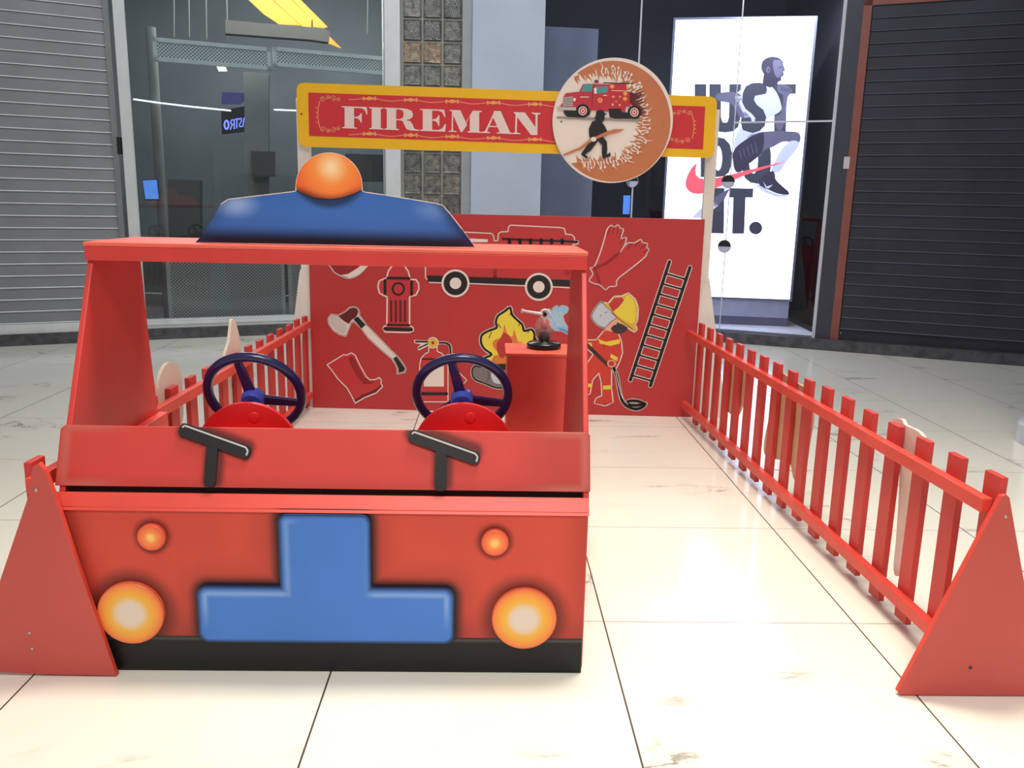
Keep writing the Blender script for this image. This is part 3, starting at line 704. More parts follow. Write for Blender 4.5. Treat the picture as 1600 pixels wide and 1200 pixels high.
# lamps
def lamp_mat(nm, cx, cz, r, stops):
    return paint(nm, stops[-1][1], lambda X, Y, Z: [(smooth(circ_d(X, Z, loc(cx), cz, 0), b, a), rgb) for a, b, rgb in [(s_[0]*r, s_[2]*r, s_[1]) for s_ in stops[:-1]][::-1]], .35)
for cx, cz, lab in ((-.957, .177, 'left headlight'), (.108, .170, 'right headlight')):
    Mh = lamp_mat('headlight_paint', cx, cz, .09, [(.30, (226, 206, 190), .62), (.55, (240, 178, 60), .86), (.80, (243, 150, 64), 1.0), (1, (238, 112, 70))])
    mb = MB(); mb.lathe((cx, YF, cz), [(.089, 0), (.089, .012), (.086, .0155), (.0, .0155)], (0, -1, 0), Mh, 48, False); mb.build('headlight', tk, label=lab)
for cx, cz, lab in ((-.888, .396, 'left indicator lamp'), (.024, .391, 'right indicator lamp')):
    Mh = lamp_mat('indicator_paint', cx, cz, .036, [(.10, (252, 196, 110), .55), (.5, (246, 132, 66), .95), (1, (236, 96, 66))])
    mb = MB(); mb.lathe((cx, YF, cz), [(.037, 0), (.037, .011), (.034, .0145), (.0, .0145)], (0, -1, 0), Mh, 36, False); mb.build('indicator', tk, label=lab)
# side panels (pillars)
side = [(2.17, 0), (2.172, .50), (2.245, .674), (2.452, 1.115), (2.772, 1.115), (2.80, .80), (2.838, .52), (2.87, 0)]
for x, dx in ((-1.142, .016), (.262, .016)):
    mb = MB(); mb.prism([(x, y, z) for y, z in side], (dx, 0, 0), CART_RED); mb.build('side_panel', tk, bevel=.003)
for x, dx, s_ in ((-1.126, .03, 1), (.205, .032, -1)):
    # angled inner brace rails along the pillars
    mb = MB(); y1 = 2.84 if s_ > 0 else 2.66
    mb.hexa([(x, 2.30, .50), (x+dx, 2.30, .50), (x+dx, y1, .50), (x, y1, .50), (x, 2.30, .56), (x+dx, 2.30, .56), (x+dx, y1, .56), (x, y1, .56)], RED_RAIL)
    mb.build('side_rail', tk, bevel=.003)
# roof
RT = mat('top_red_lit', (240, 104, 84), .38)  # paler than the cart red: overhead light put into the colour
mb = MB(); mb.box((-1.145, 2.43, 1.140), (.279, 2.79, 1.152), RT); mb.build('roof_board', tk, bevel=.003)
mb = MB(); mb.box((-1.143, 2.432, 1.100), (.277, 2.450, 1.140), CART_RED); mb.box((-1.124, 2.765, 1.106), (.262, 2.782, 1.138), CART_RED); mb.build('roof_fascia', tk, bevel=.002)
# roof cutout: siren bar with dome
YS = 2.50
PS = Plane((0, YS), (1, 0))
bar = [(305, 378.5), (316, 368), (326, 352), (337, 333), (345, 319), (356, 311.5), (380, 308.5), (410, 305), (440, 301.5), (461, 299), (463, 297), (565, 297), (569, 300), (600, 304.5), (640, 311), (680, 317.5), (692, 321), (704, 335), (722, 358), (742, 386), (690, 385.5), (600, 384), (500, 382), (400, 380.3)]
P3 = [PS.at(x, y) for x, y in bar]
for p in P3:
    p.z = max(p.z, 1.153)
zb_ = 1.153
def siren_layers(X, Y, Z):
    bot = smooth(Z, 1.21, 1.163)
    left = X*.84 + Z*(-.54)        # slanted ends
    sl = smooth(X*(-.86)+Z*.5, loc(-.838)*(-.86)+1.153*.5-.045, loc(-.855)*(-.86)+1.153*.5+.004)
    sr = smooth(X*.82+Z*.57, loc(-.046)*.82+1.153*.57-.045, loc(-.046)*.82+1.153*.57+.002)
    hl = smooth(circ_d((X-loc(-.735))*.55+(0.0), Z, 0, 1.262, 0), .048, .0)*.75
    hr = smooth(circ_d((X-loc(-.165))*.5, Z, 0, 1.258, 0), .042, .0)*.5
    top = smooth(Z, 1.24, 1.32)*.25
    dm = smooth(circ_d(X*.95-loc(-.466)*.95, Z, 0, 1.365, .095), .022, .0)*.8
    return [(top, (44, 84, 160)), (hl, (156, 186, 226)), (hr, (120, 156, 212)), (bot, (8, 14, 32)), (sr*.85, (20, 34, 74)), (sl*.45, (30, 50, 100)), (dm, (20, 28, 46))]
SB = paint('airbrushed_siren', (60, 108, 186), siren_layers)
mb = MB(); mb.prism(P3, (0, .014, 0), SB, WHITE); sr_ = mb.build('beacon_board', tk, label='blue roof cutout with painted shading')
dome = []
for k in range(33):
    a = math.radians(180-180*k/32); x = 514+51.5*math.cos(a); y = 291-(52)*math.sin(a); dome.append((x, y))
dome += [(565, 296), (552, 303), (530, 309.5), (513, 311), (492, 309), (472, 303), (463, 296)]
def dome_layers(X, Y, Z):
    r = circ_d(X, Z, loc(-.458), 1.372, 0)
    low = smooth(circ_d((X-loc(-.463))*.75, Z, 0, 1.365, 0), .060, .092)*smooth(Z, 1.33, 1.295)
    return [(smooth(r, .11, .045), (248, 140, 62)), (smooth(r, .055, .01), (250, 200, 140)), (smooth(r, .022, .0)*.6, (252, 226, 190)), (low*.95, (26, 14, 14))]
mb = MB(); mb.prism([PS.at(x, y, .0035) for x, y in dome], (0, .003, 0), paint('airbrushed_dome', (240, 104, 50), dome_layers), WHITE)
mb.build('dome', sr_, label='orange beacon dome')
A = Art(PS, base=.0008); A.line(WHITE, [(462, 297)]+dome[:33]+[(566, 297)], 1.6, 0); 
A.line(WHITE, bar[4:11], 1.4, 0); A.line(WHITE, bar[11:19], 1.4, 0); A.build('edge_line', sr_, 'thin white cut edge')
# dashboard shelf behind the hood
mb = MB(); mb.box((-1.12, 2.29, .49), (.262, 2.45, .505), CART_RED); mb.build('dashboard', tk)
NAVY = mat('steering_navy', (30, 28, 80), .3, noise=.05, coat=.4); HUBM = mat('steering_hub', (70, 86, 190), .3)
KR = mat('mount_red', (232, 32, 34), .35)
def wheel(cx, cz, lab):
    cy = 2.475
    a = math.radians(27); nrm = Vector((0, math.cos(a), math.sin(a))); u = Vector((1, 0, 0)); v = nrm.cross(u); v = -v if v.z < 0 else v
    C = Vector((cx, cy, cz)); R = .137
    mb = MB(); mb.tube([C+u*math.cos(t*math.pi/32)*R+v*math.sin(t*math.pi/32)*R for t in range(64)], .0145, NAVY, 14, True); st_ = mb.build('steering_wheel', tk, label=lab)
    for ang in (104, -14, 224):
        d = u*math.cos(math.radians(ang))+v*math.sin(math.radians(ang))
        hubc = C - nrm*.02
        mb = MB(); sd = nrm.cross(d)
        p0, p1 = hubc+d*.02, C+d*R
        mb.hexa([p0-sd*.017-nrm*.007, p1-sd*.011-nrm*.006, p1-sd*.011+nrm*.006, p0-sd*.017+nrm*.007, p0+sd*.017-nrm*.007, p1+sd*.011-nrm*.006, p1+sd*.011+nrm*.006, p0+sd*.017+nrm*.007], NAVY); mb.build('spoke', st_, bevel=.003)
    mb = MB(); mb.lathe(C-nrm*.045, [(.03, 0), (.034, .01), (.034, .035), (.028, .042), (0, .043)], nrm, HUBM, 28); mb.tube([C-nrm*.04, C-nrm*.12], .014, NAVY); mb.build('hub', st_)
    # red half-disc mount in front of it
    mt = MB(); c0 = (cx+.008, cz-.146)
    P = []
    for k in range(29):
        t = math.radians(180*k/28); P.append((c0[0]+.147*math.cos(t), 2.37, c0[1]+.147*math.sin(t)))
    P += [(c0[0]-.147, 2.37, .506), (c0[0]+.147, 2.37, .506)][0:0]
    P = [p for p in P]; P += [(c0[0]-.13, 2.37, .506), (c0[0]+.13, 2.37, .506)]
    mt.prism(P, (0, -.018, 0), KR); mt.lathe((c0[0]+.02, 2.352, c0[1]+.105), [(.017, 0), (.015, .003), (.004, .0035)], (0, -1, 0), KR, 20)
    mt.box((c0[0]-.085, 2.325, .6), (c0[0]+.085, 2.352, .612+.015), KR)
    mt.build('wheel_mount', tk, bevel=.003, label='red half-disc mount behind the hood')
wheel(-.695, .712, 'left navy steering wheel'); wheel(-.078, .720, 'right navy steering wheel')

# ================================================================== FENCES
def fence(near, far, z_top, n, ys, label, outside, name='picket_fence'):
    a, b = Vector((*near, 0)), Vector((*far, 0)); d = (b-a).normalized(); out = Vector((d.y, -d.x, 0))
    if out.x*outside < 0: out = -out
    t = thing(name, label, 'fence', tuple(a))
    def bar_(u0, u1, z0, z1, o0, o1, M, nm, bev=.003):
        p = lambda u, z, o: a+d*u+out*o+Vector((0, 0, z))
        mb = MB(); mb.hexa([p(u0, z0, o0), p(u1, z0, o0), p(u1, z0, o1), p(u0, z0, o1), p(u0, z1, o0), p(u1, z1, o0), p(u1, z1, o1), p(u0, z1, o1)], M); return mb.build(nm, t, bevel=bev)
    L = (b-a).length
    bar_(.0, L, .515, .555, -.03, 0, RED_RAIL, 'rail'); bar_(.0, L, .075, .115, -.03, 0, RED_RAIL, 'rail')
    for y in ys:
        u = (y-near[1])/d.y; w = .036+random.uniform(-.002, .002)
        bar_(u-w, u+w, .018+random.uniform(-.006, .008), z_top+random.uniform(-.004, .004), 0, .02, RED, 'picket', .002)
    return t, a, d, out
fr, aR, dR, oR = fence((1.325, 2.07), (1.222, 5.05), .617, 17, [2.085+.1735*k for k in range(17)], 'long red picket fence on the right with a triangular foot', 1)
fl, aL, dL, oL = fence((-1.204, 2.13), (-1.115, 5.14), .585, 17, [2.20+.184*k for k in range(17)], 'red picket fence on the left, running behind the play truck', -1)
FT = mat('foot_red', (196, 78, 70), .5, noise=.02, nscale=3)
def foot(pts, y, root, screws):
    PF = Plane((0, y), (1, 0)); P = [PF.at(*p) for p in pts]
    for p in P: p.z = max(p.z, .004)
    mb = MB(); mb.prism(P, (0, .018, 0), FT, RED_RAIL); mb.build('foot_board', root, bevel=.002, label='triangular foot board')
    for x, y_, dk in screws:
        mb = MB(); mb.lathe(PF.at(x, y_), [(.0045, 0), (.0045, .002), (.001, .0022)], (0, -1, 0), SCREWD if dk else SCREW, 12); mb.build('screw', root)
foot([(1403, 1082), (1566, 775), (1572, 772), (1578, 778), (1586, 825), (1600, 905), (1640, 1094), (1500, 1090), (1408, 1087)], 2.035, fr, [(1571.5, 807, 0), (1516, 1043, 1)])
foot([(182, 1058), (178, 1046), (120, 880), (85, 775), (70, 735), (60, 724), (50, 730), (44, 775), (2, 900), (-40, 1030), (-45, 1048), (40, 1053)], 2.105, fl, [(56, 766, 0), (50, 1014, 0), (46, 989, 0)])
# pale cutouts fixed to the outside of the fences
def cutout(root, a, d, out, pts, M, lab, off=.022, holes=()):
    pl = Plane((a.x+out.x*off, a.y+out.y*off), (d.x, d.y))
    P = []
    for p in spline(pts): 
        d_ = ray(*p); nn = out; t_ = (pl.p0-CAM).dot(nn)/d_.dot(nn); P.append(CAM+d_*t_)
    for p in P: p.z = max(p.z, .06)
    mb = MB(); mb.prism(P, out*.012, M); mb.build('cutout_board', root, label=lab)
cutout(fl, aL, dL, oL, [(233, 606), (236, 599), (243, 600), (247, 607), (250, 590), (257, 573), (266, 566), (277, 570), (283, 582), (285, 610), (285, 660), (262, 690), (240, 700), (236, 640)], CREAM, 'pale rounded cutout board')
cutout(fl, aL, dL, oL, [(352, 556), (358, 535), (360, 520), (362, 503), (364.5, 498), (369, 506), (373, 520), (376, 536), (377, 555), (378, 620), (350, 640), (352, 590)], CREAM, 'pale flame-tip cutout board')
c2 = [(1148, 558), (1165, 566), (1166, 600), (1152, 648), (1135, 640), (1128, 615), (1136, 590)]
cutout(fr, aR, dR, oR, c2, PEACH, 'peach cutout board behind the far pickets')
c3 = [(1212, 582), (1240, 596), (1262, 612), (1268, 650), (1262, 690), (1252, 752), (1240, 748), (1232, 722), (1198, 714), (1194, 690), (1204, 640)]
cutout(fr, aR, dR, oR, c3, PEACH, 'wide peach cutout board behind the middle pickets')
c4 = [(1392, 657), (1408, 655), (1414, 664), (1434, 674), (1443, 690), (1440, 730), (1432, 790), (1418, 850), (1404, 897), (1396, 890), (1400, 840), (1405, 760), (1404, 700), (1394, 690)]
cutout(fr, aR, dR, oR, c4, CREAM, 'pale cutout board with rounded top behind a near picket')

# ================================================================== BACKDROP BOOTH
PP = Plane((-1.096, 5.19), (2.364, -.10))
bt = thing('playset_sign_board', 'red illustrated backdrop panel with yellow FIREMAN sign and round fire-truck sign', 'backdrop', (.09, 5.14, 0))
PR = mat('panel_red', (184, 50, 50), .5, noise=.02, nscale=1.5)
def onp(x, y, o=0): return PP.at(x, y, o)
uL, uR = PP.u(onp(488, 600)), PP.u(onp(1084, 600))
mb = MB(); pbox(mb, PP, uL, uR, 0.0, 1.213, -.018, 0, PR); pn = mb.build('printed_panel', bt, bevel=.002)
for u0, u1, zz in ((uL-.055, uL+.02, 1.86), (uR-.012, uR+.05, 1.84)):
    mb = MB(); pbox(mb, PP, u0, u1, 0, zz, -.06, -.02, PWHITE); mb.build('post', bt, bevel=.003)
# triangular white feet beside the posts
for s_, u0, zt_ in ((-1, uL-.055, .86), (1, uR+.05, .865)):
    zb2 = (.135 if s_ < 0 else .17)
    P = [PP.uv(u0-s_*.01, zt_, -.03), PP.uv(u0+s_*.004, zt_, -.03), PP.uv(u0+s_*.010, zt_-.02, -.03), PP.uv(u0+s_*zb2, 0, -.03), PP.uv(u0-s_*.18, 0, -.03), PP.uv(u0-s_*.03, zt_-.05, -.03)]
    mb = MB(); mb.prism(P, PP.n*.012, PWHITE); mb.build('brace_board', bt, bevel=.002)

def AR(tf=lambda x, y: (x, y), base=.0012, sc=1): return Art(PP, tf, base, .0005, sc)
def TF(ox, oy, s): return lambda x, y: (ox+x/s, oy+y/s)
M1 = mat('print_red_dark', (150, 30, 34), .5, noise=0); M2 = mat('print_red', (194, 50, 54), .5, noise=0); M3 = mat('print_maroon', (96, 24, 28), .5, noise=0)
GRY = mat('print_grey', (205, 190, 184), .5, noise=0); YEL = mat('print_yellow', (232, 208, 66), .5, noise=0); YL2 = mat('print_gold', (222, 178, 62), .5, noise=0); ORG = mat('print_orange', (216, 120, 50), .5, noise=0)
SKIN = mat('print_skin', (232, 170, 140), .5, noise=0); BLU = mat('print_pale_blue', (150, 190, 220), .5, noise=0); VIS = mat('print_visor', (196, 200, 208), .5, noise=0); HAIR = mat('print_hair', (56, 48, 52), .5, noise=0); LOG = mat('print_log_grey', (120, 112, 112), .5, noise=0)
a3 = TF(480, 400, 5); a4 = TF(640, 440, 5); a5 = TF(900, 340, 3.75); a2 = TF(700, 350, 6.667)
# axe
A = AR(a3, sc=.2)
ax = [(186, 458), (245, 465), (300, 435), (330, 405), (360, 397), (395, 410), (408, 440), (405, 462), (462, 540), (560, 640), (650, 735), (700, 782), (740, 830), (770, 880), (762, 908), (705, 920), (706, 880), (690, 845), (660, 800), (560, 715), (470, 630), (420, 560), (362, 510), (340, 525), (300, 625), (250, 612), (205, 580), (170, 530), (165, 490)]
A.poly(WHITE, ax, 1); A.line(WHITE, ax, 13, 0, True); A.line(BLACK, ax, 3, 2, True)
A.poly(GRY, [(190, 465), (245, 470), (270, 510), (312, 545), (290, 605), (240, 590), (200, 550), (178, 505)], 3, sm=True)
A.poly(M3, [(245, 470), (300, 440), (335, 410), (362, 403), (392, 415), (400, 440), (380, 480), (350, 495), (325, 530), (290, 510), (265, 490)], 4)
A.poly(BLACK, [(362, 495), (395, 472), (455, 538), (425, 565)], 5); A.poly(BLACK, [(672, 800), (698, 785), (735, 835), (765, 880), (755, 902), (712, 912), (714, 880), (695, 840)], 5)
A.build('axe_print', pn, 'printed axe with pale handle')
# boot
A = AR(a3, sc=.2)
bo = [(155, 850), (285, 770), (305, 775), (345, 757), (375, 775), (410, 850), (460, 940), (490, 968), (530, 965), (565, 950), (582, 975), (575, 992), (590, 1020), (540, 1070), (450, 1105), (375, 1150), (345, 1090), (310, 1030), (240, 960), (190, 890)]
A.poly(M2, bo, 1); A.line(WHITE, bo, 9, 2, True)
A.poly(M3, [(372, 1125), (430, 1085), (500, 1060), (560, 1025), (570, 1000), (578, 1018), (535, 1062), (450, 1098), (378, 1138)], 3)
A.poly(M1, [(320, 800), (355, 780), (400, 860), (445, 950), (500, 985), (540, 975), (500, 1000), (440, 1000), (385, 940), (345, 860)], 2)
A.build('boot_print', pn, 'printed red rubber boot')
# hydrant
A = AR(a3, sc=.2)
hy = [(622, 170), (632, 120), (660, 80), (710, 58), (760, 78), (790, 120), (802, 170), (806, 182), (850, 185), (870, 215), (872, 260), (850, 305), (808, 315), (800, 320), (800, 545), (825, 555), (830, 585), (800, 598), (610, 594), (592, 570), (600, 548), (622, 545), (625, 320), (600, 310), (565, 290), (552, 240), (562, 195), (600, 178)]
A.poly(M2, hy, 1); A.line(WHITE, hy, 11, 2, True)
A.line(BLACK, [(628, 172), (798, 175)], 20, 4); A.line(BLACK, [(608, 190), (608, 292)], 22, 4); A.line(BLACK, [(816, 200), (816, 302)], 22, 4)
A.ell(BLACK, 712, 257, 52, 53, 4); A.ell(M2, 712, 257, 36, 38, 5); A.line(BLACK, [(625, 537), (800, 540)], 14, 4); A.line(BLACK, [(605, 568), (815, 576)], 24, 4)
for x in (656, 692, 728, 764): A.line(M3, [(x, 352), (x, 510)], 17, 4)
A.line(BLACK, [(712, 66), (712, 76)], 14, 4); A.build('hydrant_print', pn, 'printed red fire hydrant')
# helmet print behind the roof edge
A = AR(a3, sc=.2)
he = [(140, 20), (160, 60), (185, 90), (215, 130), (262, 155), (300, 172), (350, 170), (410, 140), (460, 90), (495, 35), (480, -60), (400, -130), (280, -140), (190, -80)]
A.poly(M1, he, 1, sm=True); A.line(WHITE, he, 9, 2, True, sm=True); A.poly(WHITE, [(262, 150), (320, 140), (400, 90), (450, 40), (492, 30), (450, 100), (400, 145), (330, 172)], 3)
A.build('helmet_print', pn, 'printed red helmet behind the cab roof')
# extinguisher
A = AR(a4, sc=.2)
exo = [(78, 940), (78, 650), (90, 600), (120, 565), (150, 550), (150, 510), (215, 510), (215, 545), (250, 560), (280, 590), (300, 640), (300, 940)]
A.poly(M2, exo, 1); A.line(WHITE, exo, 8, 2, True)
A.line(BLACK, [(100, 605), (290, 605)], 12, 3); A.poly(WHITE, [(112, 660), (268, 660), (268, 820), (112, 820)], 3); A.line(BLACK, [(100, 876), (290, 876)], 24, 3)
A.line(WHITE, [(222, 478), (280, 480), (315, 500), (322, 560), (322, 640), (350, 690)], 26, 1, sm=True); A.line(BLACK, [(222, 478), (280, 480), (312, 500), (318, 560), (318, 640), (346, 690)], 12, 3, sm=True)
A.poly(M2, [(330, 705), (365, 690), (448, 770), (400, 820)], 3); A.line(WHITE, [(330, 705), (365, 690), (448, 770), (400, 820)], 6, 4, True)
A.poly(WHITE, [(34, 455), (150, 460), (150, 500), (70, 540), (60, 515), (90, 490), (36, 480)], 2); A.line(BLACK, [(48, 468), (145, 470)], 14, 4); A.line(BLACK, [(70, 520), (145, 485)], 11, 4)
A.ell(WHITE, 182, 478, 45, 45, 4); A.ell(YL2, 182, 478, 38, 38, 5); A.ell(M2, 182, 478, 13, 13, 6); A.ell(BLACK, 182, 478, 4, 4, 7)
A.build('extinguisher_print', pn, 'printed fire extinguisher with hose')
# campfire flames and logs
A = AR(a4, sc=.2)
lg = [(490, 690), (510, 660), (560, 665), (620, 640), (700, 640), (790, 650), (830, 700), (820, 770), (760, 820), (680, 830), (600, 800), (520, 770), (492, 735)]
A.poly(LOG, lg, 2, sm=True); A.line(WHITE, lg, 24, 0, True, sm=True); A.line(BLACK, lg, 10, 3, True, sm=True); A.poly(BLACK, [(640, 645), (760, 640), (770, 690), (700, 690)], 4)
A.line(BLACK, [(610, 700), (625, 740), (600, 780)], 4, 4); A.poly(VIS, [(640, 710), (740, 720), (735, 790), (660, 790)], 4, sm=True)
fl_ = [(785, 205), (800, 260), (850, 310), (880, 340), (895, 385), (950, 375), (975, 410), (970, 470), (985, 450), (990, 520), (930, 580), (860, 640), (600, 640), (575, 605), (640, 570), (590, 530), (560, 480), (565, 420), (620, 385), (680, 360), (675, 320), (690, 270), (740, 235)]
A.poly(YEL, fl_, 2, sm=True); A.line(WHITE, fl_, 34, 0, True, sm=True); A.line(BLACK, fl_, 15, 3, True, sm=True)
A.poly(ORG, [(740, 340), (760, 400), (800, 430), (815, 380), (830, 420), (850, 470), (880, 480), (840, 560), (800, 640), (650, 640), (660, 580), (700, 570), (650, 500), (660, 460), (720, 430)], 4, sm=True)
A.poly(PR, [(740, 400), (790, 440), (800, 500), (770, 560), (720, 600), (690, 560), (680, 490), (710, 440)], 5, sm=True)
for a, b in (((690, 330), (712, 360)), ((620, 440), (640, 395)), ((860, 330), (850, 345)), ((930, 380), (925, 400)), ((790, 240), (785, 262))): A.line(BLACK, [a, b], 6, 5)
A.build('campfire_print', pn, 'printed yellow flames over grey logs')
# water splash
A = AR(a4, sc=.2)
wt = [(1330, 440), (1250, 415), (1190, 385), (1130, 375), (1100, 330), (1070, 290), (1065, 245), (1090, 215), (1110, 230), (1125, 205), (1150, 190), (1165, 205), (1195, 190), (1235, 205), (1225, 240), (1195, 270), (1215, 330), (1260, 380), (1340, 420)]
A.poly(BLU, wt, 2, sm=True); A.line(WHITE, wt, 14, 1, True, sm=True)
for k in range(5): A.line(WHITE, [(1100+k*24, 225+k*2), (1120+k*20, 275), (1165+k*14, 350)], 4, 3, sm=True)
A.poly(mat('print_blue', (86, 140, 200), .5, noise=0), [(1150, 355), (1210, 375), (1260, 395), (1250, 410), (1180, 380)], 3)
A.build('water_print', pn, 'printed pale blue water jet')
# truck print
A = AR(a2, sc=.15)
trk = [(-235, 430), (-235, 330), (-60, 90), (190, 85), (450, 98), (475, 120), (480, 175), (518, 175), (525, 100), (550, 82), (625, 78), (630, 30), (650, 12), (1180, 38), (1215, 50), (1225, 105), (1290, 112), (1318, 140), (1318, 175), (1355, 178), (1355, 208), (1300, 215), (1300, 590), (1312, 600), (1312, 655), (1280, 665), (1090, 655), (810, 645), (220, 620), (-190, 610), (-235, 560)]
A.poly(mat('print_truck_red', (188, 50, 52), .5, noise=0), trk, 1); A.line(WHITE, trk, 11, 2, True)
A.line(BLACK, [(570, 155), (1345, 185)], 22, 3)
for x in range(640, 1300, 110): A.line(BLACK, [(x, 165), (x, 200)], 34, 3)
A.poly(BLACK, [(-215, 535), (1305, 585), (1305, 650), (-215, 600)], 3); A.line(M1, [(95, 440), (95, 545)], 5, 3); A.line(M1, [(490, 440), (490, 555)], 40, 3)
for y in (480, 505, 525): A.line(M1, [(1215, y), (1260, y+2)], 10, 3)
A.poly(WHITE, [(230, 150), (415, 160), (415, 190), (240, 190)], 3)
for cx, cy in ((78, 618), (946, 655)):
    A.ell(WHITE, cx, cy, 146, 146, 4); A.ell(BLACK, cx, cy, 124, 124, 5); A.ell(WHITE, cx, cy, 60, 60, 6)
A.build('truck_print', pn, 'printed outline fire truck with black wheels')
# gloves
A = AR(a5, sc=.27)
gl = [(78, 368), (98, 330), (84, 295), (108, 285), (140, 210), (165, 130), (182, 70), (205, 45), (225, 55), (245, 42), (262, 62), (278, 70), (265, 120), (295, 118), (285, 160), (262, 200), (300, 150), (340, 148), (380, 128), (390, 145), (418, 152), (415, 175), (428, 185), (418, 205), (400, 235), (320, 300), (245, 360), (235, 400), (195, 405), (172, 422), (140, 395), (110, 388)]
A.poly(M2, gl, 1); A.line(WHITE, gl, 7, 2, True, sm=True)
A.poly(M1, [(100, 290), (165, 265), (250, 200), (258, 212), (190, 270), (120, 302), (150, 390), (130, 385)], 3)
for a, b in (((200, 60), (185, 100)), ((225, 55), (215, 90)), ((248, 60), (238, 100)), ((270, 85), (250, 120)), ((285, 120), (255, 155)), ((330, 150), (300, 185)), ((375, 140), (340, 170)), ((405, 160), (375, 185)), ((418, 190), (395, 205))): A.line(M3, [a, b], 4, 3)
A.build('gloves_print', pn, 'printed pair of red gloves')
# ladder
A = AR(a5, sc=.27)
LA, LB_ = [(548, 258), (318, 952)], [(668, 292), (436, 985)]
rungs = []
for k in range(11):
    t = .10+.086*k*1.0
    a = (LA[0][0]+(LA[1][0]-LA[0][0])*t, LA[0][1]+(LA[1][1]-LA[0][1])*t); b = (LB_[0][0]+(LB_[1][0]-LB_[0][0])*(t-.01), LB_[0][1]+(LB_[1][1]-LB_[0][1])*(t-.01)+8)
    rungs.append([a, b])
for L_, w in [(LA, 28), (LB_, 28)]+[(r, 20) for r in rungs]: A.line(WHITE, L_, w, 0)
for L_, w in [(LA, 19), (LB_, 19)]+[(r, 10) for r in rungs]: A.line(BLACK, L_, w, 2)
A.build('ladder_print', pn, 'printed black ladder')
# small firefighter figure
A = AR(a5, sc=.27)
body = [(165, 665), (215, 650), (245, 680), (262, 720), (270, 790), (255, 840), (235, 880), (205, 890), (205, 1000), (215, 1080), (170, 1100), (110, 1085), (120, 1060), (155, 1045), (150, 960), (135, 905), (95, 950), (80, 1030), (10, 1060), (-10, 1020), (20, 960), (50, 880), (105, 800), (70, 770), (60, 720), (120, 720)]
A.poly(mat('print_suit', (206, 58, 44), .5, noise=0), body, 1); A.line(WHITE, body, 13, 0, True)
A.poly(YEL, [(130, 712), (175, 728), (258, 712), (256, 738), (200, 752), (140, 738)], 3); A.poly(YEL, [(205, 798), (245, 820), (240, 842), (200, 820)], 3); A.poly(YEL, [(158, 985), (204, 982), (204, 1006), (158, 1008)], 3); A.poly(YEL, [(60, 970), (96, 975), (94, 996), (58, 990)], 3); A.poly(YEL, [(60, 730), (92, 735), (95, 755), (66, 770)], 3)
A.line(M1, [(110, 1085), (150, 1092), (210, 1085)], 4, 3, sm=True); A.line(M1, [(165, 740), (160, 780)], 3, 3)
A.poly(SKIN, [(165, 600), (235, 600), (235, 650), (205, 668), (170, 650)], 3, sm=True); A.ell(SKIN, 228, 612, 14, 17, 5)
A.poly(HAIR, [(205, 650), (230, 625), (260, 620), (300, 645), (295, 662), (258, 680), (225, 672)], 4, sm=True)
vz = [(148, 497), (175, 520), (235, 580), (205, 610), (170, 642), (130, 630), (98, 595), (95, 570), (120, 525)]
A.poly(VIS, vz, 5, sm=True); A.line(WHITE, vz, 14, 2, True, sm=True); A.line(DGREY, vz, 2.5, 6, True, sm=True)
A.line(DGREY, [(168, 560), (182, 552)], 3, 6); A.line(DGREY, [(140, 580), (150, 570)], 3, 6)
hel = [(155, 500), (190, 505), (225, 465), (270, 462), (305, 445), (345, 480), (362, 530), (358, 600), (345, 625), (355, 655), (340, 668), (300, 640), (240, 600), (195, 560), (165, 525)]
A.poly(YL2, hel, 4, sm=False); A.line(WHITE, hel, 14, 2, True)
A.poly(YEL, [(300, 455), (335, 485), (350, 540), (345, 600), (320, 620), (250, 580), (225, 550), (250, 520), (280, 490)], 5, sm=True); A.poly(M2, [(192, 508), (225, 470), (272, 468), (280, 485), (250, 525), (215, 550)], 6)
A.line(M1, [(205, 555), (260, 600), (335, 655)], 4, 7, sm=True)
A.line(DGREY, [(40, 720), (110, 790), (185, 862)], 20, 5); A.ell(SKIN, 208, 855, 26, 22, 6); A.ell(M2, 208, 855, 18, 15, 7)
hs = [(220, 880), (240, 930), (252, 1000), (270, 1070), (300, 1105), (350, 1122), (390, 1110), (400, 1092), (360, 1075), (310, 1075), (300, 1090), (330, 1100), (375, 1098), (408, 1092)]
A.line(WHITE, hs, 26, 1, sm=True); A.line(BLACK, hs, 15, 3, sm=True); A.line(WHITE, [(232, 900), (250, 980), (270, 1050), (305, 1095)], 4, 4, sm=True)
A.build('firefighter_print', pn, 'printed small firefighter in red suit and yellow helmet with hose')

# sign board
SIGN = Plane((-1.096, 5.165), (2.364, -.10))
def on_s(x, y, o=0): return SIGN.at(x, y, o)
YB = mat('sign_yellow', (240, 184, 14), .45, noise=.01); SR = mat('sign_red', (206, 44, 52), .45, noise=.01)
def rr_px(quad, r, k=6):
    out = []
    N = 4
    for i in range(N):
        p = Vector(quad[i]); a = Vector(quad[i-1]); b = Vector(quad[(i+1) % N]); p1 = p+(a-p).normalized()*r; p2 = p+(b-p).normalized()*r
        for j in range(k+1):
            t = j/k; q = p1*(1-t)**2+p*2*t*(1-t)+p2*t*t; out.append((q.x, q.y))
    return out
mb = MB(); mb.prism([on_s(x, y) for x, y in rr_px([(463, 129), (1121, 151), (1115, 247), (466, 229)], 13)], -SIGN.n*.014, YB, PWHITE); sb = mb.build('sign_board', bt, label='yellow bordered red sign board')
A = Art(SIGN, base=.0008); A.poly(SR, [(481.5, 144.5), (1102, 162+4.5), (1098.5, 233.5), (483, 212.5)], 0); A.build('red_field', sb)
LTT = mat('letter_cream', (232, 208, 200), .5, noise=0); ORN = mat('ornament_pink', (244, 150, 120), .5, noise=0); ORG2 = mat('ornament_gold', (240, 160, 80), .5, noise=0)
sl = .0343
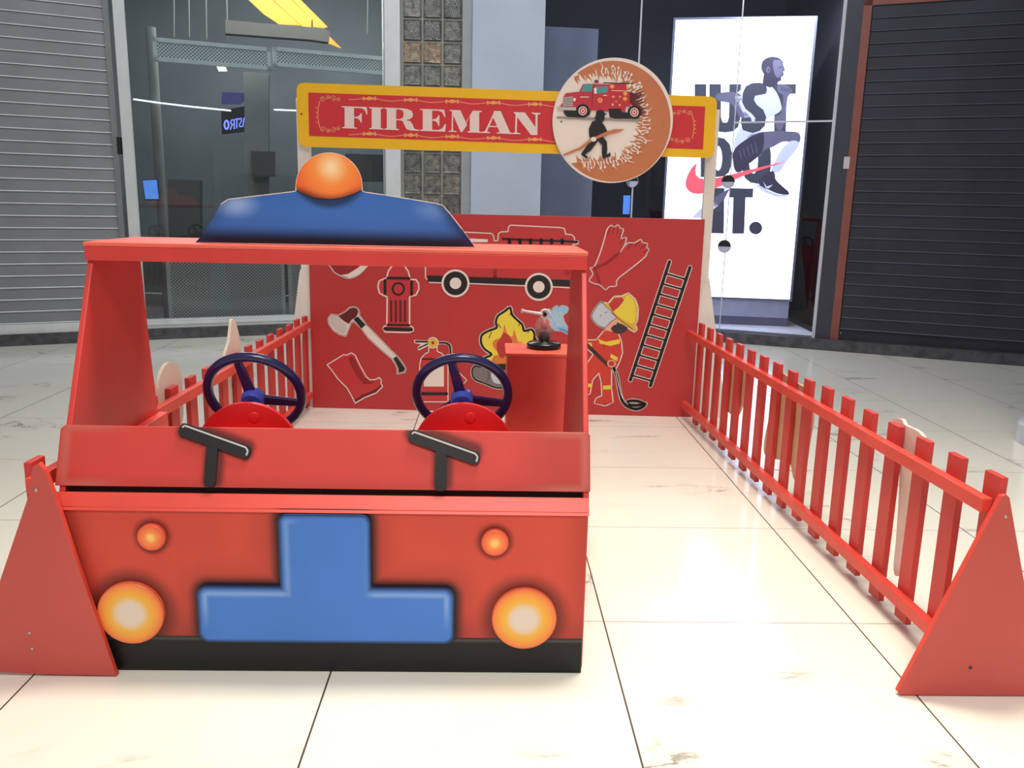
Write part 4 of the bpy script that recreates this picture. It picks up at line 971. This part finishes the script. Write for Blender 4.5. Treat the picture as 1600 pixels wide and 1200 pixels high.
TS = lambda x, y: (460+x/3.8095, 120+(175+y+sl*(x-290))/3.8095)
glyphs = [
 [(280,0),(430,0),(436,45),(430,45),(418,18),(400,9),(355,8),(355,61),(375,59),(390,48),(396,38),(401,38),(401,94),(396,94),(388,78),(372,69),(355,68),(355,122),(371,126),(371,131),(283,131),(283,126),(299,122),(299,9),(280,5)],
 [(443,0),(530,0),(530,5),(514,9),(514,122),(530,126),(530,131),(445,131),(445,126),(460,122),(460,9),(443,5)],
 [(535,0),(640,0),(675,4),(698,15),(706,34),(702,52),(685,64),(662,69),(690,76),(705,95),(712,118),(724,123),(742,124),(742,131),(690,131),(668,124),(655,100),(645,78),(630,72),(606,72),(606,122),(622,126),(622,131),(535,131),(535,126),(550,122),(550,9),(535,5)],
 [(748,0),(892,0),(900,45),(894,45),(880,17),(862,8),(820,8),(820,60),(838,57),(850,48),(857,34),(863,34),(863,97),(857,97),(850,79),(838,70),(820,67),(820,122),(856,122),(880,112),(896,86),(903,86),(897,131),(748,131),(748,126),(764,122),(764,9),(748,5)],
 [(922,0),(960,0),(945,20),(944,122),(966,126),(966,131),(918,131),(918,126),(935,122),(938,9),(922,5)],
 [(940,0),(988,0),(1028,86),(998,131),(990,131),(942,24)],
 [(1062,0),(1116,0),(1116,5),(1100,9),(1100,122),(1114,126),(1114,131),(1030,131),(1030,126),(1044,122),(1044,30),(998,131),(992,118)],
 [(1188,-3),(1228,-3),(1284,122),(1300,126),(1300,131),(1204,131),(1204,126),(1222,122),(1210,94),(1158,94),(1147,122),(1166,126),(1166,131),(1108,131),(1108,126),(1134,120),(1184,14)],
 [(1305,0),(1372,0),(1434,84),(1436,12),(1412,5),(1412,0),(1466,0),(1466,5),(1448,12),(1446,133),(1408,133),(1326,30),(1323,120),(1346,126),(1346,131),(1298,131),(1298,126),(1313,120),(1316,12),(1305,5)]]
A = Art(SIGN, TS, base=.0016)
for gi, g in enumerate(glyphs): A.poly(LTT, g, gi*.25)
A.poly(SR, [(606,8),(628,8),(646,16),(650,34),(646,54),(630,64),(606,64)], 3); A.poly(SR, [(1162,86),(1206,86),(1183,36)], 3)
A.build('lettering', sb, 'cream serif FIREMAN lettering')
A = Art(SIGN, base=.0016)
def orn_line(x0, x1, y0, n, dy=.0343):
    w = (x1-x0)/n
    for k in range(n):
        a = x0+k*w; P = []
        for j in range(13):
            t = j/12; P.append((a+w*t, y0+dy*(a+w*t-x0)+1.7*math.cos(2*math.pi*t)))
        A.line(ORN, P, 1.3, 0)
        cx = a+w*.5; cyy = y0+dy*(cx-x0)-1.2
        A.poly(ORG2, [(cx-14, cyy+.4), (cx-5, cyy-1.4), (cx, cyy-3.2), (cx+5, cyy-1.4), (cx+14, cyy+.4), (cx+5, cyy+1.6), (cx, cyy+3), (cx-5, cyy+1.6)], 1)
        for q_ in (-9, 9): A.ell(ORN, cx+q_, cyy-1.8, 1.6, 1.3, 1, n=8); A.ell(ORN, cx+q_, cyy+2, 1.6, 1.3, 1, n=8)
orn_line(545, 868, 154, 5.0 and 5); orn_line(545, 868, 209, 5)
def scroll(cx, cy, s, fx, fy):
    for (dx, dy, r, a0, a1) in ((0, 0, 4.2, 0, 330), (9, -2, 3.2, 120, 440), (17, 0, 4.4, 180, 480), (25, 1, 3, 60, 360)):
        P = [(cx+fx*(dx+r*s*(1-.35*k/12)*math.cos(math.radians(a0+(a1-a0)*k/12))), cy+fy*(dy+r*s*(1-.35*k/12)*math.sin(math.radians(a0+(a1-a0)*k/12)))) for k in range(13)]
        A.line(ORN, P, 1.25, 0); A.ell(ORG2, cx+fx*dx, cy+fy*dy, 1.3, 1.3, 1, n=8)
scroll(504, 154, 1, 1, 1); scroll(504, 202, 1, 1, -1)
scroll(1078, 176, .9, -1, 1); scroll(1075, 219, .9, -1, -1)
for x, sgn in ((501, 1), (1080, -1)):
    y0, y1 = (158, 199) if sgn > 0 else (179, 216)
    P = [(x-sgn*(1.5+3*math.sin(math.pi*k/10)), y0+(y1-y0)*k/10) for k in range(11)]; A.line(ORG2, P, 1.4, 0)
    for k in range(4): A.ell(ORN, x-sgn*(6.5), y0+10+(y1-y0-18)*k/3, 1.1, 1.1, 1, n=8)
A.build('scrollwork', sb, 'pink and gold scroll ornament')
# round sign
RP = Plane((-1.096, 5.14), (2.364, -.10))
c = RP.at(957.2, 189.4); uc = RP.u(c); RR = (RP.u(RP.at(1051, 191))-RP.u(RP.at(863, 187)))/2
mb = MB(); P = [RP.uv(uc+RR*math.cos(2*math.pi*k/72), c.z+RR*math.sin(2*math.pi*k/72)) for k in range(72)]
mb.prism(P, -RP.n*.014, mat('sign_cream', (236, 220, 208), .5, noise=0)); rs = mb.build('round_sign', bt, label='round sign with fire truck and firefighter silhouette')
CO = mat('sign_orange', (196, 116, 74), .5, noise=.02, nscale=3)
A = Art(RP, base=.0008)
A.ell(CO, 957.2, 189.4, 90.5, 94.5, 0, n=72); A.build('orange_field', rs)
TC = TF(850, 80, 5.452)
A = Art(RP, TC, base=.0013, sc=.18); CM = MATS['sign_cream']
# cream interior
def circ_pt(ang, r=505): return (585+r*math.cos(math.radians(ang)), 595+r*1.03*math.sin(math.radians(ang)))
blob = [circ_pt(a) for a in range(136, 236, 6)]
blob = blob + [(330, 215), (400, 190), (480, 185), (560, 190), (640, 200), (700, 225), (745, 270), (770, 330), (800, 400), (830, 480), (845, 560), (840, 640), (830, 720), (790, 790), (740, 850), (690, 900), (620, 930), (540, 940), (440, 945), (340, 945), (260, 950)]
A.poly(CM, blob, 0)
edge = blob[17:]
rnd = random.Random(3)
def along(P, step):
    out = []; acc = 0
    for i in range(len(P)-1):
        a, b = P[i], P[i+1]; L = math.hypot(b[0]-a[0], b[1]-a[1]); k = acc
        while k < L:
            t = k/L; out.append((a[0]+(b[0]-a[0])*t, a[1]+(b[1]-a[1])*t, (b[0]-a[0])/L, (b[1]-a[1])/L)); k += step
        acc = k-L
    return out
e2 = [(275, 235)]+edge
for fi, (x, y, tx, ty) in enumerate(along(e2, 27)):
    nx, ny = ty, -tx                                   # outwards
    if (x-520)*nx+(y-560)*ny < 0: nx, ny = -nx, -ny
    L1 = rnd.uniform(40, 85); L2 = rnd.uniform(35, 75); j = rnd.uniform(-16, 16)
    A.tongue(CO, x+nx*24, y+ny*24, x-nx*L2+tx*j, y-ny*L2+ty*j, 22, 1+fi*.02, rnd.uniform(-.4, .4))
    if math.hypot(x+nx*L1*.8+tx*j-585, (y+ny*L1*.8+ty*j-595)/1.03) > 468: continue
    A.tongue(CM, x-nx*6+tx*13, y-ny*6+ty*13, x+nx*L1*.75+tx*j, y+ny*L1*.75+ty*j, 11, 3+fi*.02, rnd.uniform(-.3, .3))
    if fi % 2: A.ell(CM, x+nx*L1*.8+tx*j, y+ny*L1*.8+ty*j, 9, 13, 5+fi*.02, n=12, rot=rnd.uniform(0, 60))
    elif fi % 4 == 0: A.tongue(CM, x+nx*30+tx*5, y+ny*30+ty*5, x+nx*(L1+25), y+ny*(L1+25), 10, 7, .3)
A.build('flame_print', rs, 'orange flames on cream')
A = Art(RP, TC, base=.0062, step=.0003, sc=.18)
TRD = mat('sign_truck_red', (192, 44, 58), .5, noise=0); TEAL = mat('sign_teal', (70, 150, 150), .5, noise=0)
A.poly(mat('sign_grey', (150, 138, 134), .5, noise=0), [(108, 555), (820, 575), (815, 598), (560, 590), (108, 572)], 0)
A.poly(BLACK, [(165, 505), (300, 505), (400, 500), (390, 540), (340, 568), (200, 560), (170, 530)], 1); A.poly(BLACK, [(548, 490), (660, 490), (690, 520), (800, 530), (800, 575), (600, 575), (560, 560)], 1)
A.poly(TRD, [(135, 468), (160, 440), (165, 390), (185, 358), (300, 345), (330, 282), (420, 272), (560, 278), (600, 270), (700, 272), (705, 335), (745, 360), (735, 470), (700, 470), (690, 520), (665, 520), (655, 488), (550, 490), (550, 512), (385, 500), (350, 450), (300, 455), (270, 500), (200, 480)], 2)
A.poly(TEAL, [(335, 285), (415, 280), (408, 345), (318, 345)], 3); A.poly(TEAL, [(440, 300), (548, 300), (540, 350), (445, 362)], 3); A.poly(CM, [(424, 315), (448, 310), (448, 360), (428, 362)], 4)
A.line(BLACK, [(425, 278), (412, 360), (410, 470)], 4, 4); A.line(CM, [(330, 275), (560, 280)], 4, 4); A.line(CM, [(310, 390), (380, 390)], 7, 4); A.line(CM, [(505, 375), (535, 378)], 7, 4)
GRL = mat('sign_grille', (176, 168, 160), .4, noise=0)
A.poly(GRL, [(168, 392), (245, 385), (245, 468), (160, 470)], 3)
for k in range(5): A.line(BLACK, [(168, 402+k*14), (240, 398+k*14)], 3, 4)
A.poly(mat('sign_bumper', (190, 182, 178), .4, noise=0), [(112, 475), (270, 478), (275, 505), (112, 500)], 3); A.ell(CM, 260, 412, 11, 15, 4)
A.ell(BLACK, 447, 258, 18, 15, 1); A.ell(TRD, 447, 262, 12, 9, 3); A.line(BLACK, [(508, 270), (755, 276)], 8, 3); A.line(CM, [(575, 335), (740, 340)], 5, 4)
A.ell(ORG2, 478, 418, 20, 20, 4); A.ell(TRD, 478, 418, 7, 7, 5)
for x, y, r in ((590, 388, 11), (648, 388, 9), (615, 428, 7), (585, 455, 11), (645, 458, 10)): A.ell(ORN, x, y, r, r, 4)
for x, y, r in ((692, 362, 17), (690, 405, 17), (580, 300, 18), (715, 310, 12)): A.ell(ORG2, x, y, r, r, 4)
for cx, cy in ((330, 508), (770, 520)):
    A.ell(BLACK, cx, cy, 58, 58, 4); A.ell(CM, cx, cy, 36, 38, 5); A.ell(TRD, cx, cy, 29, 30, 6); A.ell(CM, cx, cy, 18, 19, 7); A.ell(TRD, cx, cy, 10, 10, 8)
for k in range(5): A.tongue(M3, 730, 350+k*20, 850+rnd.uniform(-15, 25), 360+k*22, 20, 3, .25)
for k in range(4): A.tongue(M3, 790, 480+k*18, 870, 490+k*18, 16, 3, -.25)
for x in (730, 770, 800): A.ell(CM, x, 300+rnd.uniform(-10, 25), 10, 20, 5, rot=20)
A.build('truck_print', rs, 'red fire truck picture')
A = Art(RP, TC, base=.0090, sc=.18)
man = [(445, 515), (470, 500), (505, 505), (520, 530), (540, 533), (518, 545), (515, 580), (495, 610), (520, 640), (540, 685), (530, 720), (500, 725), (535, 770), (540, 830), (535, 880), (565, 862), (568, 895), (500, 915), (492, 860), (495, 800), (460, 765), (440, 790), (400, 845), (350, 880), (380, 905), (360, 912), (315, 880), (325, 860), (370, 800), (400, 745), (385, 720), (382, 660), (410, 600), (440, 590), (438, 565), (420, 580), (442, 550)]
A.poly(BLACK, man, 1)
A.poly(CO, [(160, 880), (300, 820), (400, 745), (520, 690), (600, 665), (690, 665), (640, 688), (540, 712), (420, 760), (310, 840), (170, 892)], 2)
A.ell(CM, 422, 750, 24, 20, 3)
A.build('firefighter_silhouette', rs, 'black firefighter silhouette holding an orange hose')
for x, y in ((877, 190), (1036, 196), (471, 178)):
    mb = MB(); pl_ = RP if x > 800 else SIGN; q = pl_.at(x, y, .001); mb.lathe(q, [(.005, 0), (.005, .002)], pl_.n, SCREWD if x < 900 else SCREW, 10); mb.build('screw', rs if x > 800 else sb)

# ================================================================== WATER CANNON STAND AND TOY
pt = thing('cannon_stand', 'plain red box stand behind the right steering wheel', 'stand', (.18, 3.11, 0))
mb = MB(); mb.box((.066, 3.0, 0), (.33, 3.215, .744), mat('stand_red', (238, 82, 72), .5)); mb.build('box_body', pt, bevel=.004)
mb = MB(); mb.box((.060, 2.994, .744), (.336, 3.22, .756), RT); mb.build('top_board', pt, bevel=.003)
ty = thing('toy_water_cannon', 'small clear toy water cannon with red core on a black round base', 'toy', (.205, 3.12, .756))
BP = mat('black_plastic', (20, 18, 20), .25)
tc_ = Vector((.205, 3.12, .756))
mb = MB(); mb.lathe(tc_, [(.060, 0), (.064, .004), (.064, .016), (.058, .022), (.02, .024), (.02, .045), (.014, .05)], (0, 0, 1), BP); mb.build('base', ty)
def frosted(n, rgb, a):
    M = mat(n, rgb, .15); M.node_tree.nodes['Principled BSDF'].inputs['Alpha'].default_value = a; return M
CG = frosted('clear_plastic', (225, 220, 222), .16)
mb = MB(); mb.lathe(tc_+Vector((0, 0, .03)), [(.012, 0), (.028, .015), (.036, .04), (.036, .055), (.028, .078), (.012, .09)], (0, 0, 1), CG); mb.build('clear_shell', ty)
mb = MB(); mb.lathe(tc_+Vector((0, 0, .035)), [(.012, 0), (.018, .008), (.018, .022), (.008, .026)], (0, 0, 1), BP); mb.lathe(tc_+Vector((0, 0, .07)), [(.006, 0), (.016, .012), (.019, .03), (.010, .042)], (0, 0, 1), mat('toy_red', (210, 36, 36), .3)); mb.build('core', ty, label='red and black core')
mb = MB(); mb.lathe(tc_+Vector((0, 0, .035)), [(.022, 0), (.031, .012), (.034, .03), (.033, .036)], (0, 0, 1), frosted('smoked_plastic', (104, 98, 102), .45)); mb.build('smoked_cup', ty)
GP = mat('grey_plastic', (206, 200, 198), .35)
h = tc_+Vector((0, 0, .128))
mb = MB(); mb.tube([h+Vector((-.012, -.01, 0)), h+Vector((-.075, -.03, .012)), h+Vector((-.088, -.034, .014))], [.007, .005, .009], GP, 12); mb.build('barrel', ty)
mb = MB(); mb.tube([h+Vector((.016*math.cos(k*math.pi/10), -.01, .016*math.sin(k*math.pi/10))) for k in range(20)], .0045, GP, 8, True); mb.lathe(h+Vector((0, .0, 0)), [(.007, 0), (.007, .02)], (0, -1, 0), BP, 14); mb.build('ring_sight', ty)

for o in list(bpy.data.objects):
    if '_o' in o: del o['_o']
